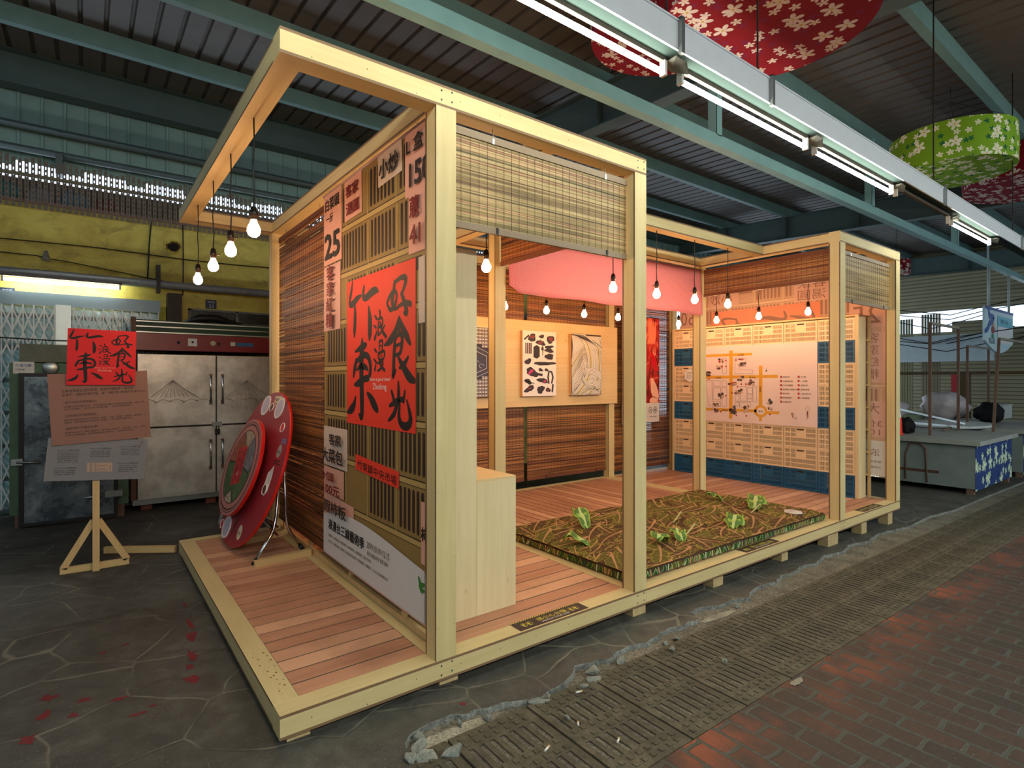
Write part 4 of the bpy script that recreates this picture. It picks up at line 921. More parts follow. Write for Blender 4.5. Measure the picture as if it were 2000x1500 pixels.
# ================================================================ BANNERS
PINK = plain('pink_paper', (214, 160, 142), .7, 0, .2, .03); PALE = plain('pale_paper', (206, 186, 170), .7, 0, .2, .03); PINK2 = plain('light_pink_paper', (208, 164, 154), .7, 0, .2, .03)
MAROON = plain('maroon_ink', (116, 36, 34), .6, 0, .2, .05); BNW = plain('banner_white', (206, 204, 202), .6, 0, .2, .02); BNR = plain('banner_red', (226, 62, 42), .6, 0, .2, .03)
def crate_photo(a, x0, x1, z0, z1, base, light, dark, dz=.29):
    a.z = 1; a.rect(x0, z0, x1, z1, base); z = z1-.02; r = 0
    while z > z0:
        a.z = 2; a.rect(x0, max(z0, z-dz), x1, max(z0, z-dz+.03), light)
        if z-dz+.04 > z0:
            a.z = 3; a.rect(x0, z-dz+.03, x1, z-dz+.036, dark); a.rect(x0, z-dz+.0, x1, z-dz+.003, dark)
            x = x0+.02+(r % 2)*.012; k = 0
            while x < x1-.02:
                seg = int((x-x0)/.36+r*.5) % 3; 
                if abs(((x-x0) % .36)-.02) < .018: a.z = 4; a.rect(x+.004, z-dz+.03, x+.014, z-.008, light)
                elif seg == 1 and r % 2 == 0:
                    if k % 8 == 0: a.z = 3; a.rect(x-.01, z-.10, min(x1, x+.24), z-.03, dark)
                else:
                    b, t_ = max(z0, z-dz+.06), z-.02
                    if t_-b > .03:
                        a.z = 3; a.rect(x, b+.01, x+.026, t_-.01, dark); a.disc(x+.013, b+.01, .013, dark, 10); a.disc(x+.013, t_-.01, .013, dark, 10)
                x += .047; k += 1
        z -= dz; r += 1
    a.z = 5
CB, CL, CD = plain('banner_olive_plastic', (140, 114, 66), .6, 0, .2, .15, 3.), plain('banner_straw_plastic', (176, 150, 92), .6, 0, .2, .1, 3.), plain('banner_dark_slot', (52, 38, 34), .6, 0, .2, .1)
bn = thing('hanging_banner', (.70, .85, .12), 'tall printed banner with a red calligraphy square, hung on the left partition', 'banner', 'crate photo banners')
mb = MB(); mb.box(.700, .7015, .135, 1.56, .12, 2.52); mb.build('cloth', BNW, bn)
a = Art((.70, 1.56, 0), (0, -1, 0), (0, 0, 1), (-1, 0, 0), .0007)
wz = lambda u: .40+.045*math.sin(u*2.6+.1)-.02*(u < .15)
crate_photo(a, 0, 1.425, .36, 2.52, CB, CL, CD)
a.z = 6; a.rect(.42, 1.02, 1.33, 1.885, BNR); a.rect(-.0, .50, 0, .50, BNR)
a.z = 7; calligraphy(a, .42, 1.02, 1.33, 1.885, INK, WHITE, 1.55)
a.z = 6; a.rect(.56, .735, 1.145, .825, BNR, R(-3)); a.z = 8; a.text('竹東鎮中央市場', .59, .765, .055, INK, width=.53, rot=R(-3))
HW = plain('brush_ink', (34, 26, 24), .6)
for x0, y0, x1, y1, m, rot in ((0, 2.05, .33, 2.52, PINK, 0), (.38, 2.27, .655, 2.515, PINK, .02), (.885, 2.35, 1.18, 2.52, PALE, .04), (1.215, 2.20, 1.425, 2.52, PINK, 0), (1.255, 1.91, 1.425, 2.225, PINK, .0), (1.36, 1.56, 1.425, 1.88, PALE, 0),
                              (0, 1.61, .31, 2.04, PINK2, 0), (0, .715, .43, .975, PALE, 0), (0, .53, .37, .705, PINK, 0), (0, .36, .53, .52, PINK, -.03), (1.385, .40, 1.425, .70, PINK, 0)):
    a.z = 6; a.rect(x0, y0, x1, y1, m, rot)
a.z = 8
a.bold('白菜頭', .02, 2.415, .085, HW, width=.27).bold('一斤', .05, 2.33, .06, HW, width=.13).bold('25', .02, 2.09, .23, HW, width=.28).bold('客家', .41, 2.41, .08, MAROON, width=.2).bold('湯圓', .42, 2.30, .08, MAROON, width=.2)
a.bold('小炒', .91, 2.385, .11, HW, width=.24).bold('L 盒', 1.24, 2.41, .09, HW, width=.18).bold('150', 1.25, 2.24, .16, HW, width=.24).bold('蔥', 1.28, 2.09, .11, MAROON).bold('41', 1.29, 1.95, .13, MAROON, width=.11)
for i, ch in enumerate('客家紅糟'): a.bold(ch, .09, 1.945-i*.103, .10, MAROON, sx=1.3)
a.bold('客家', .15, .87, .075, HW, width=.22).bold('大菜包', .02, .755, .095, HW, width=.38).bold('3個', .02, .63, .06, MAROON, width=.22).bold('100元', .03, .545, .075, MAROON, width=.32).bold('假柿粄', .06, .425, .085, HW, width=.4)
pts = [(0, .12)]+[(1.425, .12)]+[(1.425*(1-i/16), wz(1.425*(1-i/16))) for i in range(17)]
a.z = 9; a.poly(pts, BNW)
a.z = 10; a.bold('柿', 1.39, .52, .07, HW); a.bold('浪漫台三線藝術季', .10, .305, .072, INK, .02, width=.60).text('2019.10.19-12.15', .74, .325, .05, INK, width=.30).text('臺北 桃園 新竹 苗栗 臺中', .745, .285, .026, INK, width=.28)
a.text('主辦單位：客家委員會．桃園市政府．新竹縣政府．苗栗縣政府．臺中市政府', .10, .25, .02, INK, width=.70).text('執行單位：竹東鎮公所　協辦單位：國立陽明交通大學．竹東鎮農會　策展單位：三分之三設計有限公司', .10, .21, .02, INK, width=.92)
GR = plain('green_ribbon', (40, 120, 44), .5)
a.brush([(1.37, .33, 1), (1.39, .30, 2), (1.425, .31, 1)], lambda x, y: (x, y), .007, GR).brush([(1.375, .29, 1), (1.40, .275, 2), (1.425, .28, 1)], lambda x, y: (x, y), .006, GR)
a.build('print', bn)
for z in (2.525, .118): mb = MB(); mb.tube([(.698, .125, z), (.698, 1.57, z)], .008, 8); mb.build('rod', plain('pinkish_rod', (170, 136, 126), .4), bn)
for y in (.22, 1.46): mb = MB(); mb.tube([(.700, y, 2.525), (.70, y+.006, 2.55), (.70, y, 2.56), (.70, y, 2.575)], .0025, 6); mb.build('hook', BLACK, bn)
# wooden frame low behind the banner
mb = MB(); mb.box(.74, .765, .13, 2.8, .002, .035); mb.box(.74, .765, .13, 2.8, .085, .10)
for y in (.16, .45, 1.2, 2.0, 2.7): mb.box(.742, .763, y, y+.03, .035, .085)
mb.build('low_batten_frame', STICK, label='low pine batten frame along the foot of the left partition', cat='batten frame')
bn = thing('hanging_banner', (6.235, 1.3, .23), 'see-through crate photo banner hung at the right end, its writing mirrored from behind', 'banner', 'crate photo banners')
CB2, CL2, CD2 = plain('faded_banner_base', (196, 160, 138), .7, 0, .2, .08, 3.), plain('faded_banner_light', (214, 182, 156), .7, 0, .2, .05), plain('faded_banner_slot', (160, 122, 106), .7, 0, .2, .05)
mb = MB(); mb.box(6.235, 6.2365, .11, 2.72, .23, 2.52); mb.build('cloth', plain('faded_banner_white', (198, 186, 186), .6, 0, .2, .02), bn)
a = Art((6.235, .11, 0), (0, 1, 0), (0, 0, 1), (-1, 0, 0), .0007); PK2 = plain('faded_pink', (210, 168, 156), .7, 0, .2, .02); RD2 = plain('faded_red', (222, 140, 112), .7, 0, .2, .02); IK2 = plain('faded_ink', (150, 112, 100), .7, 0, .2, .02)
crate_photo(a, 0, 2.61, .55, 2.52, CB2, CL2, CD2, .26)
a.z = 6; a.rect(.67, 1.0, 2.1, 2.20, RD2)
for b in ((0, 1.85, .36, 2.52), (.55, 2.21, .98, 2.52), (1.7, 2.26, 2.15, 2.52), (2.2, 2.0, 2.61, 2.52), (0, 1.25, .24, 1.8), (0, .85, .26, 1.05)): a.rect(b[0], b[1], b[2], b[3], PK2)
a.rect(0, .66, .3, .85, PK2)
a.z = 7; calligraphy(a, .67, 1.0, 2.1, 2.20, IK2, IK2)
a.text('25', .03, 1.9, .28, IK2, width=.3).text('客家', .6, 2.38, .13, IK2, width=.33).text('湯圓', .6, 2.24, .13, IK2, width=.33).text('小炒', 1.78, 2.3, .17, IK2, width=.34).text('150', 2.25, 2.05, .28, IK2, width=.34)
for i, ch in enumerate('客家紅糟'): a.text(ch, .06, 1.69-i*.13, .12, IK2)
a.text('大', .05, .92, .13, IK2).text('3個', .02, .77, .09, IK2, width=.2).text('100', .02, .68, .09, IK2, width=.22)
a.z = 6; a.rect(0, .235, 2.61, .62, BNW); a.z = 8; a.text('浪漫台三線藝術季', .05, .46, .085, IK2, width=.9).text('指導單位：文化部', .04, .38, .03, IK2, width=.3).text('主辦單位：客家委員會', .04, .32, .03, IK2, width=.34)
a.build('print', bn)
mb = MB(); mb.tube([(6.233, .10, .23), (6.233, 2.73, .23)], .008, 8); mb.build('rod', CHROME, bn)
# ================================================================ PENDANT BULBS
BULB = emis('glowing_bulb_glass', (1., .575, .29), BULB_E)
def make_bulb(x, y, label):
    t = thing('pendant_bulb', (x, y, 2.0), label, 'light bulb', 'pendant bulbs of the pavilion')
    mb = MB(); mb.lathe([(0, -.032), (.014, -.029), (.025, -.019), (.030, -.004), (.0295, .008), (.025, .021), (.017, .036), (.0135, .048), (.0135, .052), (0, .053)], 18); mb.build('bulb', BULB, t, local=True)
    mb = MB(); mb.lathe([(0, .051), (.0145, .051), (.0165, .055), (.0165, .066), (.019, .068), (.019, .090), (.016, .094), (.014, .11), (.007, .116), (0, .116)], 16, m=0); mb.tube([(.018, 0, .078), (.034, 0, .080)], .003, 6, m=0); mb.lathe([(0, -.004), (.005, -.003), (.005, .003), (0, .004)], 8, (.037, 0, .08)); mb.build('socket', plain('dark_bronze_socket', (38, 30, 26), .3, .4), t, local=True)
    mb = MB(); mb.tube([(0, 0, .115), (.004, 0, .2), (-.003, .002, .32), (.003, 0, .43), (0, 0, .541)], .0035, 6); mb.build('cord', CAB, t, local=True)
    return t
spots = [(.05, 2.33, 'farthest and lowest-looking of the four bulbs under the left canopy beam'), (.05, 1.72, 'second bulb from the back under the left canopy beam'), (.05, 1.183, 'third bulb from the back under the left canopy beam'), (.05, .645, 'bulb nearest the front under the left canopy beam, by the tall post'),
 (1.44, .70, 'bulb glowing just right of the tall pale cabinet board under the straw blind'), (1.44, 1.2, 'bulb hidden behind the first front post'), (1.44, 1.72, 'bulb hidden behind the crate photo banner'), (1.44, 2.3, 'rearmost bulb hidden behind the crate photo banner'),
 (2.70, .775, 'bulb hanging just below the right part of the big straw blind'), (3.235, .775, 'bulb just right of the second front post in front of the pink cloth'), (3.77, .775, 'bulb in front of the right end of the pink cloth by the middle post'), (4.30, .775, 'bulb hanging in front of the brown blind above the map board'),
 (2.70, 2.2, 'bulb half hidden by the inner post above the left end of the print board'), (3.24, 2.2, 'bulb above the meat silhouette print'), (3.79, 2.2, 'bulb above the noodle print'), (4.34, 2.2, 'bulb beside the top of the meat stall poster'),
 (5.54, 2.24, 'bulb over the far left crate of the crate wall'), (5.54, 1.69, 'bulb above the left part of the crate wall right of the middle post'), (5.54, 1.15, 'bulb above the middle of the crate wall'), (5.54, .60, 'bulb above the right part of the crate wall, left of the third front post')]
b0 = make_bulb(*spots[0])
for x, y, lb in spots[1:]: copy_tree(b0, (x, y, 2.0), lb, rot=(x*7 % 3))
# ================================================================ LEANING ROUND TABLE
tt = thing('round_table', (.40, 2.35, 0), 'red round folding table tipped up on its edge, its food-print face towards the left', 'table')
c0 = Vector((.437, 2.419, .612)); phi, tl, rr_ = .069, .313, .603
N = Vector((-math.cos(tl)*math.cos(phi), -math.cos(tl)*math.sin(phi), math.sin(tl))); Hh = N.cross(Vector((0, 0, 1))).normalized(); Wv = Hh.cross(N).normalized()
if Wv.z < 0: Wv = -Wv
def TM(off=0.): return Matrix.Translation(c0+N*off) @ Matrix((( -Hh.x, Wv.x, N.x), (-Hh.y, Wv.y, N.y), (-Hh.z, Wv.z, N.z))).to_4x4()
REDT = plain('glossy_red_edge', (206, 30, 22), .3, 0, .5, .05)
def cloth_red():
    k = NT('woven_red_print'); v = k.coord((1, 1, 1), 'UV'); 
    vo = k.n('TexVoronoi', voronoi_dimensions='2D', i_Scale=75., i_Randomness=0.); k.l(v, vo.inputs['Vector']); col = k.ramp(vo.outputs['Distance'], [(.22, lin((120, 26, 38))), (.34, lin((156, 40, 48)))]); return k.done(col, .4, 0, .4)
mb = MB(); mb.T = TM(-.024); mb.lathe([(0, 0), (rr_-.006, 0), (rr_, .006), (rr_, .018), (rr_-.006, .024)], 72, m=0, smooth=False); mb.T = None
mb.build('tabletop', REDT, tt)
mb = MB(); mb.T = TM(0.0); mb.uv = []; n = 72; ix = []
for j in range(n): q = 2*math.pi*j/n; ix.append(mb.pt(((rr_-.004)*math.cos(q), (rr_-.004)*math.sin(q), .0008))); mb.uv.append((math.cos(q)*.6, math.sin(q)*.6))
mb.face(ix); mb.T = None; mb.build('printed_face', cloth_red(), tt)
def food_mat():
    k = NT('food_photo_print'); v = k.coord((1, 1, 1), 'UV'); vo = k.n('TexVoronoi', voronoi_dimensions='2D', i_Scale=3.2, i_Randomness=1.); k.l(v, vo.inputs['Vector'])
    sp = k.n('SeparateColor'); k.l(vo.outputs['Color'], sp.inputs[0]); base = k.ramp(sp.outputs[0], [(0., lin((196, 176, 150))), (.25, lin((172, 92, 62))), (.45, lin((84, 110, 62))), (.62, lin((188, 160, 118))), (.8, lin((130, 128, 136)))], 'CONSTANT')
    f = k.noise(v, 26, 5, .8, 1.); col = k.mix(k.ramp(f, [(.35, .85), (.6, 0.)]), base, lin((52, 34, 28))); col = k.mix(k.ramp(f, [(.58, 0.), (.75, .6)]), col, lin((226, 206, 180)))
    ln = k.n('TexVoronoi', voronoi_dimensions='2D', feature='DISTANCE_TO_EDGE', i_Scale=3.2); k.l(v, ln.inputs['Vector']); col = k.mix(k.ramp(ln.outputs['Distance'], [(.015, 1.), (.03, 0.)]), col, lin((30, 24, 26)))
    return k.done(col, .35, 0, .4)
lz = MB(); oc = (-.035, -.02); lz.T = TM(.055) @ Matrix.Translation((oc[0], oc[1], 0)); lz.lathe([(0, 0), (.37, 0), (.375, .005), (.375, .025), (.37, .03)], 60, m=0, smooth=False); lz.T = None
lz = lz.build('turntable', REDT, tt)
mb = MB(); mb.T = TM(.0) @ Matrix.Translation((oc[0], oc[1], 0)); mb.lathe([(.10, .002), (.10, .055)], 24); mb.T = None; mb.build('turntable_spindle', BLACK, tt)
mb = MB(); mb.T = TM(.0856) @ Matrix.Translation((oc[0], oc[1], 0)); mb.uv = []
def fan(r_, z, m, n=56):
    ix = []
    for j in range(n): q = 2*math.pi*j/n; ix.append(mb.pt((r_*math.cos(q), r_*math.sin(q), z))); mb.uv.append((r_*math.cos(q)*1.2, r_*math.sin(q)*1.2))
    mb.face(ix, m)
fan(.372, 0, 0); fan(.352, .0006, 1); fan(.345, .001, 0); fan(.335, .0014, 1); fan(.322, .0018, 0); fan(.285, .0022, 1); fan(.278, .0028, 2)
mb.T = None; mb.build('printed_plate', [plain('dusky_pink_band', (170, 110, 104)), plain('fretwork_brown', (74, 44, 44), .6, 0, .3, .5, 90.), food_mat()], lz)
Tm = TM(.0886) @ Matrix.Translation((oc[0]-.01, oc[1], 0)) @ Matrix.Rotation(R(14), 4, 'Z')
a = Art(Tm @ Vector((-.09, -.14, 0)), (Tm.to_3x3() @ Vector((1, 0, 0))), (Tm.to_3x3() @ Vector((0, 1, 0))), (Tm.to_3x3() @ Vector((0, 0, 1))), .0005); a.rect(0, 0, .19, .29, plain('dull_red_square', (176, 40, 38))); a.z = 2
calligraphy(a, .0, .0, .19, .29, INK, WHITE, 1.1); a.build('red_label', lz)
BOWL = plain('lavender_plate_print', (186, 176, 192), .4, 0, .4, .05); RIMW = plain('plate_rim', (224, 214, 208), .4)
for px, py, r_, kind in ((-.16, .50, .085, 0), (.17, .475, .085, 0), (-.005, .475, .036, 1), (.36, .335, .036, 2), (-.555, .12, .08, 0), (-.47, -.36, .08, 0), (-.14, -.53, .085, 0), (-.255, -.49, .036, 2), (.40, -.12, .04, 1)):
    if math.hypot(px, py)+r_ > rr_: k_ = (rr_-r_-.01)/math.hypot(px, py); px *= k_; py *= k_
    mb = MB(); mb.T = TM(.001) @ Matrix.Translation((px, py, 0)); mb.lathe([(0, .004), (r_*.82, .004), (r_*.86, .0055), (r_*.98, .0075), (r_, .005), (r_, 0)], 32, m=0); mb.lathe([(0, .0046), (r_*.82, .0046)], 32, m=1)
    mb.T = None; mb.build('plate' if kind == 0 else 'cup', [RIMW, BOWL if kind == 0 else (REDT if kind == 2 else plain('brown_sauce', (90, 50, 40)))], tt)
Tm = TM(.0012); U_, V_, N_ = [Tm.to_3x3() @ Vector(q) for q in ((1, 0, 0), (0, 1, 0), (0, 0, 1))]
a = Art(Tm @ Vector((0, 0, 0)), U_, V_, N_, .0006); CRM = plain('cream_speech', (206, 190, 160)); GRP = plain('grey_speech', (150, 140, 134)); PUR = plain('purple_speech', (108, 84, 120))
a.rect(.0, .515, .14, .57, CRM).poly([(.04, .515), (.06, .515), (.045, .48)], CRM); a.rect(.42, .22, .52, .26, PUR); a.disc(.44, .165, .042, GRP, 14, .05); a.poly([(.38,-.12+.13),(.44,.06),(.46,-.02),(.46,-.12),(.41,-.17),(.36,-.10),(.36,-.0)], WHITE); a.disc(.18, -.47, .045, CRM, 14, .055); a.disc(-.34, -.46, .04, GRP, 14, .05)
for x0, y0, x1, y1 in ((.28, .56, .22, .44), (.30, .545, .235, .43), (.40, .09, .52, .10), (.41, .075, .53, .075), (.0, -.5, .05, -.4), (.02, -.52, .07, -.40), (-.42, -.40, -.38, -.34)): a.line([(x0, y0), (x1, y1)], .008, plain('chopstick_print', (50, 26, 28)))
a.z = 2; a.text('竹東好食行', .01, .53, .026, INK, width=.12).text('好吃', .155, -.485, .03, INK, width=.05).text('客家', .42, .15, .025, INK, width=.045).text('入席', -.365, -.47, .03, INK, width=.05)
for i in range(4): a.line([(.385+.018*i, .04), (.385+.018*i, -.10+.01*i)], .004, INK)
a.build('table_setting_print', tt)
for s, foot, knee, top in ((0, (.33, 1.90, .022), (.50, 2.03, .20), (.585, 2.12, .95)), (1, (.70, 2.06, .022), (.585, 2.06, .20), (.575, 2.11, .93)), (2, (.345, 2.62, .022), (.52, 2.66, .20), (.60, 2.66, .95)), (3, (.66, 2.74, .022), (.60, 2.70, .20), (.60, 2.66, .93))):
    mb = MB(); f_, k_, t_ = Vector(foot), Vector(knee), Vector(top); mb.tube([f_, f_.lerp(k_, .8), k_.lerp(f_, .08)+(t_-k_)*.03, k_+(t_-k_)*.12, t_], .0115, 10); lg = mb.build('leg', CHROME, tt)
    q = MB(); d_ = (k_-f_).normalized(); q.tube([f_-d_*.012, f_+d_*.03], .0165, 10); q.build('rubber_foot', BLACK, lg)
mb = MB()
for z in (.14, .20): mb.tube([(.53, 2.05, z), (.55, 2.66, z)], .008, 8)
mb.tube([(.585, 2.12, .95), (.60, 2.66, .95)], .011, 8); mb.build('cross_bar', CHROME, tt)
for p, q, lb in (((.326, 1.885, .022), (.718, 1.925, .022), 'pine batten on the deck under the front feet of the leaning table'), ((.29, 2.475, .022), (.745, 2.60, .022), 'pine batten on the deck under the lower rim of the leaning table')):
    mb = MB(); mb.beam(p, q, .045, .044); mb.build('table_batten', STICKX, label=lb, cat='batten', group='battens under the leaning table')
# ================================================================ CABINET WITH SIDE BENCH
t = thing('tall_cabinet', (.96, .6, 0), 'tall pale spruce cabinet panel standing just inside the first front post', 'cabinet')
mb = MB(); mb.box(.80, 1.10, .30, .318, 0, 1.967); mb.box(.80, .818, .318, 1.9, 0, 1.967); mb.box(1.082, 1.10, .318, 1.9, 0, 1.967); mb.box(.80, 1.10, 1.88, 1.9, 0, 1.967); mb.build('side_panel', PINEZ, t)
mb = MB(); mb.box(.80, 1.10, .30, 1.9, 1.967, 1.985); mb.build('top_panel', PINEX, t)
t = thing('box_bench', (1.24, .6, 0), 'pale spruce box bench attached to the right of the tall cabinet', 'bench')
mb = MB(); mb.box(1.102, 1.369, .30, .318, 0, .725); mb.box(1.351, 1.369, .318, 1.9, 0, .725); mb.box(1.102, 1.369, 1.88, 1.9, 0, .725); mb.build('side_panel', PINEZ, t)
mb = MB(); mb.box(1.102, 1.369, .30, 1.9, .725, .739); mb.build('top_panel', PINEX, t)
# ================================================================ PRINT BOARD AND PRINTS
mb = MB(); mb.box(1.5, 4.995, 2.805, 2.822, .968, 1.965); mb.build('display_board', PINEX, label='wide pale pine board fixed across the rear posts behind three art prints', cat='board')
def print_thing(name, x0, x1, z0, z1, face, label):
    t = thing(name, ((x0+x1)/2, 2.79, z0), label, 'art print', 'art prints on the pine board')
    mb = MB(); mb.box(x0, x1, 2.762, 2.805, z0, z1); mb.build('block', plain('pale_wood_block', (206, 160, 100)), t)
    a = Art((x0, 2.762, z0), (1, 0, 0), (0, 0, 1), (0, -1, 0), .0008); a.rect(0, 0, x1-x0, z1-z0, face); a.z = 2; return t, a
PAPER = plain('warm_white_paper', (226, 214, 204), .6, 0, .3, .02); SHD = plain('charcoal_print', (52, 44, 48), .6, 0, .3, .12); MAG = plain('magenta_print', (178, 54, 106), .6); CRIM = plain('dark_crimson_print', (120, 50, 56), .6)
t, a = print_thing('meat_print', 3.365, 3.875, 1.09, 1.845, PAPER, 'white print of dark meat cut silhouettes, centre of the pine board')
def blob(cx, cy, rx, ry, seed, m, rot=0., n=16, amp=.16):
    r = random.Random(seed); ph = [r.uniform(0, 6) for _ in range(4)]
    pts = []
    for j in range(n*2):
        q = 2*math.pi*j/(n*2); k_ = 1+amp*math.sin(2*q+ph[0])+amp*.7*math.sin(3*q+ph[1])+amp*.4*math.sin(7*q+ph[2]); x, y = rx*k_*math.cos(q), ry*k_*math.sin(q); pts.append((cx+x*math.cos(rot)-y*math.sin(rot), cy+x*math.sin(rot)+y*math.cos(rot)))
    a.poly(pts, m)
W_, H_ = .51, .755
for i, (cx, cy, rx, ry, ro) in enumerate([(.14,.675,.065,.04,.2),(.285,.695,.035,.024,0),(.42,.665,.06,.045,-.3),(.27,.62,.065,.032,-.2),(.40,.575,.06,.022,.1),(.40,.533,.075,.022,0),(.40,.462,.08,.03,0),(.33,.38,.15,.024,.03),(.08,.40,.045,.035,.3),(.14,.275,.085,.05,-.2),(.27,.305,.035,.018,0),(.36,.305,.03,.018,0),(.08,.17,.05,.03,-.2),(.30,.18,.075,.032,-.15),(.10,.085,.07,.034,.3),(.27,.075,.06,.042,0),(.385,.07,.035,.028,0)]):
    blob(cx, cy, rx, ry, i, SHD, ro)
a.poly([(.16,.45),(.16,.57),(.21,.595),(.255,.57),(.255,.46),(.215,.435)], SHD)
for x in (.04, .065, .09, .115): a.rect(x, .49, x+.018, .615, SHD)
a.poly([(.285,.58),(.31,.58),(.318,.54),(.308,.53),(.305,.475),(.295,.475),(.295,.53),(.278,.54)], SHD)
a.line([(.20,.26),(.29,.245)], .03, SHD); a.line([(.045,.18),(.17,.145)], .01, SHD); a.line([(.09,.70),(.03,.655)], .02, SHD)
for x in (.44, .395): a.line([(x,.28),(x-.012 if x < .42 else x+.02,.22),(x,.15)], .024, SHD)
a.line([(.405,.285),(.435,.285)], .02, SHD); a.line([(.46,.13),(.45,.05)], .026, SHD)
a.z = 4
for i, (cx, cy, rx, ry, m) in enumerate([(.42,.675,.035,.02,CRIM),(.44,.65,.02,.012,CRIM),(.27,.625,.045,.014,CRIM),(.14,.685,.04,.018,CRIM),(.13,.29,.03,.018,MAG),(.10,.265,.018,.02,MAG),(.33,.17,.026,.014,MAG),(.10,.09,.03,.01,CRIM),(.385,.07,.018,.014,CRIM)]): blob(cx, cy, rx, ry, i+50, m, .2)
for x in (.05, .1): a.rect(x, .5, x+.004, .6, MAG)
a.build('silhouettes', t)
t, a = print_thing('noodle_print', 4.125, 4.64, 1.09, 1.845, plain('dark_sepia', (48, 34, 34)), 'black and cream print of swirling noodles, right on the pine board')
r = random.Random(4); NOO = plain('cream_noodle', (222, 212, 196), .6, 0, .3, .04); NYE = plain('yellow_noodle', (190, 166, 40), .6); layer = 2
def noodle(pts, w, m):
    global layer
    P = [Vector((min(W_-.004, max(.004, x)), min(H_-.004, max(.004, y)), 0)) for x, y in pts]; out = []
    for i in range(len(P)-1):
        p0, p1, p2, p3 = P[max(i-1, 0)], P[i], P[i+1], P[min(i+2, len(P)-1)]
        for t_ in (0, .2, .4, .6, .8): q = .5*((2*p1)+(p2-p0)*t_+(2*p0-5*p1+4*p2-p3)*t_*t_+(3*p1-p0-3*p2+p3)*t_**3); out.append((min(W_-.004, max(.004, q.x)), min(H_-.004, max(.004, q.y))))
    layer += .5; a.z = layer; a.line(out, w+.006, SHD); layer += .5; a.z = layer; a.line(out, w, m)
W_ = .515
a.step = .00012; a.jit = .15; a.mod = 3; layer = 18
for i in range(34): s_ = i*.0158; noodle([(s_-.03, .0), (s_+.02*math.sin(i), .2), (s_-.03, .4), (s_+.03, .6), (s_-.01, .755)], .0125, NOO)
for i in range(20): s_ = i*.024; noodle([(.0, .44-s_*.9), (.10, .52-s_*.6), (.22, .60-s_*.35), (.34-.0*s_, .52-s_*.6), (.42, .30-s_*.3), (.40, .0)], .012, NYE if i in (4, 11) else NOO)
for i in range(20): s_ = i*.022; noodle([(.0+s_*.5, .76), (.16+s_, .70-s_*.3), (.27+s_*.75, .50-s_*.1), (.26+s_*.8, .28), (.12+s_*1.0, .10), (.0+s_*1.1, .0)], .0125, NYE if i in (3, 12) else NOO)
for i in range(9): s_ = i*.019; noodle([(0, .20-s_), (.12, .32-s_*1.2), (.20, .36-s_), (.17, .20+s_*.2), (.06, .08+s_*.3), (.0, .06)], .012, NOO)
for i in range(5): s_ = i*.017; noodle([(.52, .20+s_), (.40, .25+s_), (.24, .27+s_*.8), (.17+s_*.4, .20), (.24, .12+s_*.6), (.36, .13+s_), (.52, .05+s_)], .012, NOO)
for i in range(7): s_ = i*.018; noodle([(.10+s_, .0), (.22+s_, .07-s_*.1), (.36, .09-s_*.4), (.52, .02+s_)], .012, NYE if i == 3 else NOO)
a.build('noodles', t)
t, a = print_thing('pattern_print', 2.46, 2.955, 1.09, 1.845, plain('ink_blue_black', (44, 42, 56)), 'dark blue lattice print with a hexagon emblem, leftmost and half hidden on the pine board')
for i in range(13):
    for j in range(20):
        x, y = .018+i*.038, .018+j*.038
        if .02 < x < .48 and .2 < y < .56 and abs(y-.38) < .20-abs(x-.25)*.35: continue
        a.rect(x-.009, y-.009, x+.009, y+.009, PAPER); a.line([(x+.019, y-.012), (x+.019, y+.012)], .004, PAPER); a.line([(x-.012, y+.019), (x+.012, y+.019)], .004, PAPER)
a.z = 4; hexa = lambda s: [(.25, .38+.19*s), (.25+.235*s, .38+.10*s), (.25+.235*s, .38-.10*s), (.25, .38-.19*s), (.25-.235*s, .38-.10*s), (.25-.235*s, .38+.10*s)]
a.poly(hexa(1.), plain('slate_hex', (58, 58, 76))); a.z = 5; a.line(hexa(.9), .003, PAPER, True); a.line(hexa(.66), .004, PAPER, True)
r = random.Random(8)
for i in range(14): cx, cy = .25+r.uniform(-.09, .09), .38+r.uniform(-.07, .07); a.line([(cx+.03*math.cos(q*.7), cy+.022*math.sin(q*.7)) for q in range(8)], .003, PAPER)
a.build('lattice_pattern', t)
# meat stall poster
t = thing('meat_stall_poster', (5.47, 2.83, .685), 'tall red photo poster of hanging market meat at the back right', 'poster')
mb = MB(); mb.box(5.085, 5.86, 2.80, 2.8015, .685, 2.14); mb.build('sheet', plain('poster_white', (214, 204, 198), .5, 0, .3, .02), t)
def meat():
    k = NT('meat_photo_print'); v = k.coord((1, 1, .7)); f = k.noise(v, 4.2, 6, .6, 1.6); g = k.noise(k.coord((3, 1, .8)), 3, 4, .6, 2.)
    col = k.ramp(f, [(.30, lin((32, 14, 18))), (.44, lin((150, 16, 26))), (.54, lin((196, 44, 40))), (.62, lin((232, 128, 104))), (.74, lin((240, 178, 150)))]); col = k.mix(k.ramp(g, [(.35, .8), (.45, 0.)]), col, lin((24, 14, 20)))
    return k.done(col, .3, 0, .4)
a = Art((5.085, 2.80, .685), (1, 0, 0), (0, 0, 1), (0, -1, 0), .0006); a.rect(0, .27, .775, 1.455, meat()); a.z = 2
for i in range(5): a.brush([(.10+i*.03, 1.42, 1), (.09+i*.03, 1.30, 2), (.11+i*.03, 1.12, 2), (.08+i*.03, .98, 1)], lambda x, y: (x, y), .009, plain('intestine_pink', (236, 160, 134), .4)); a.brush([(.55+i*.035, 1.40, 1), (.57+i*.03, 1.25, 2), (.53+i*.035, 1.1, 1.5)], lambda x, y: (x, y), .009, plain('intestine_orange', (226, 120, 92), .4))
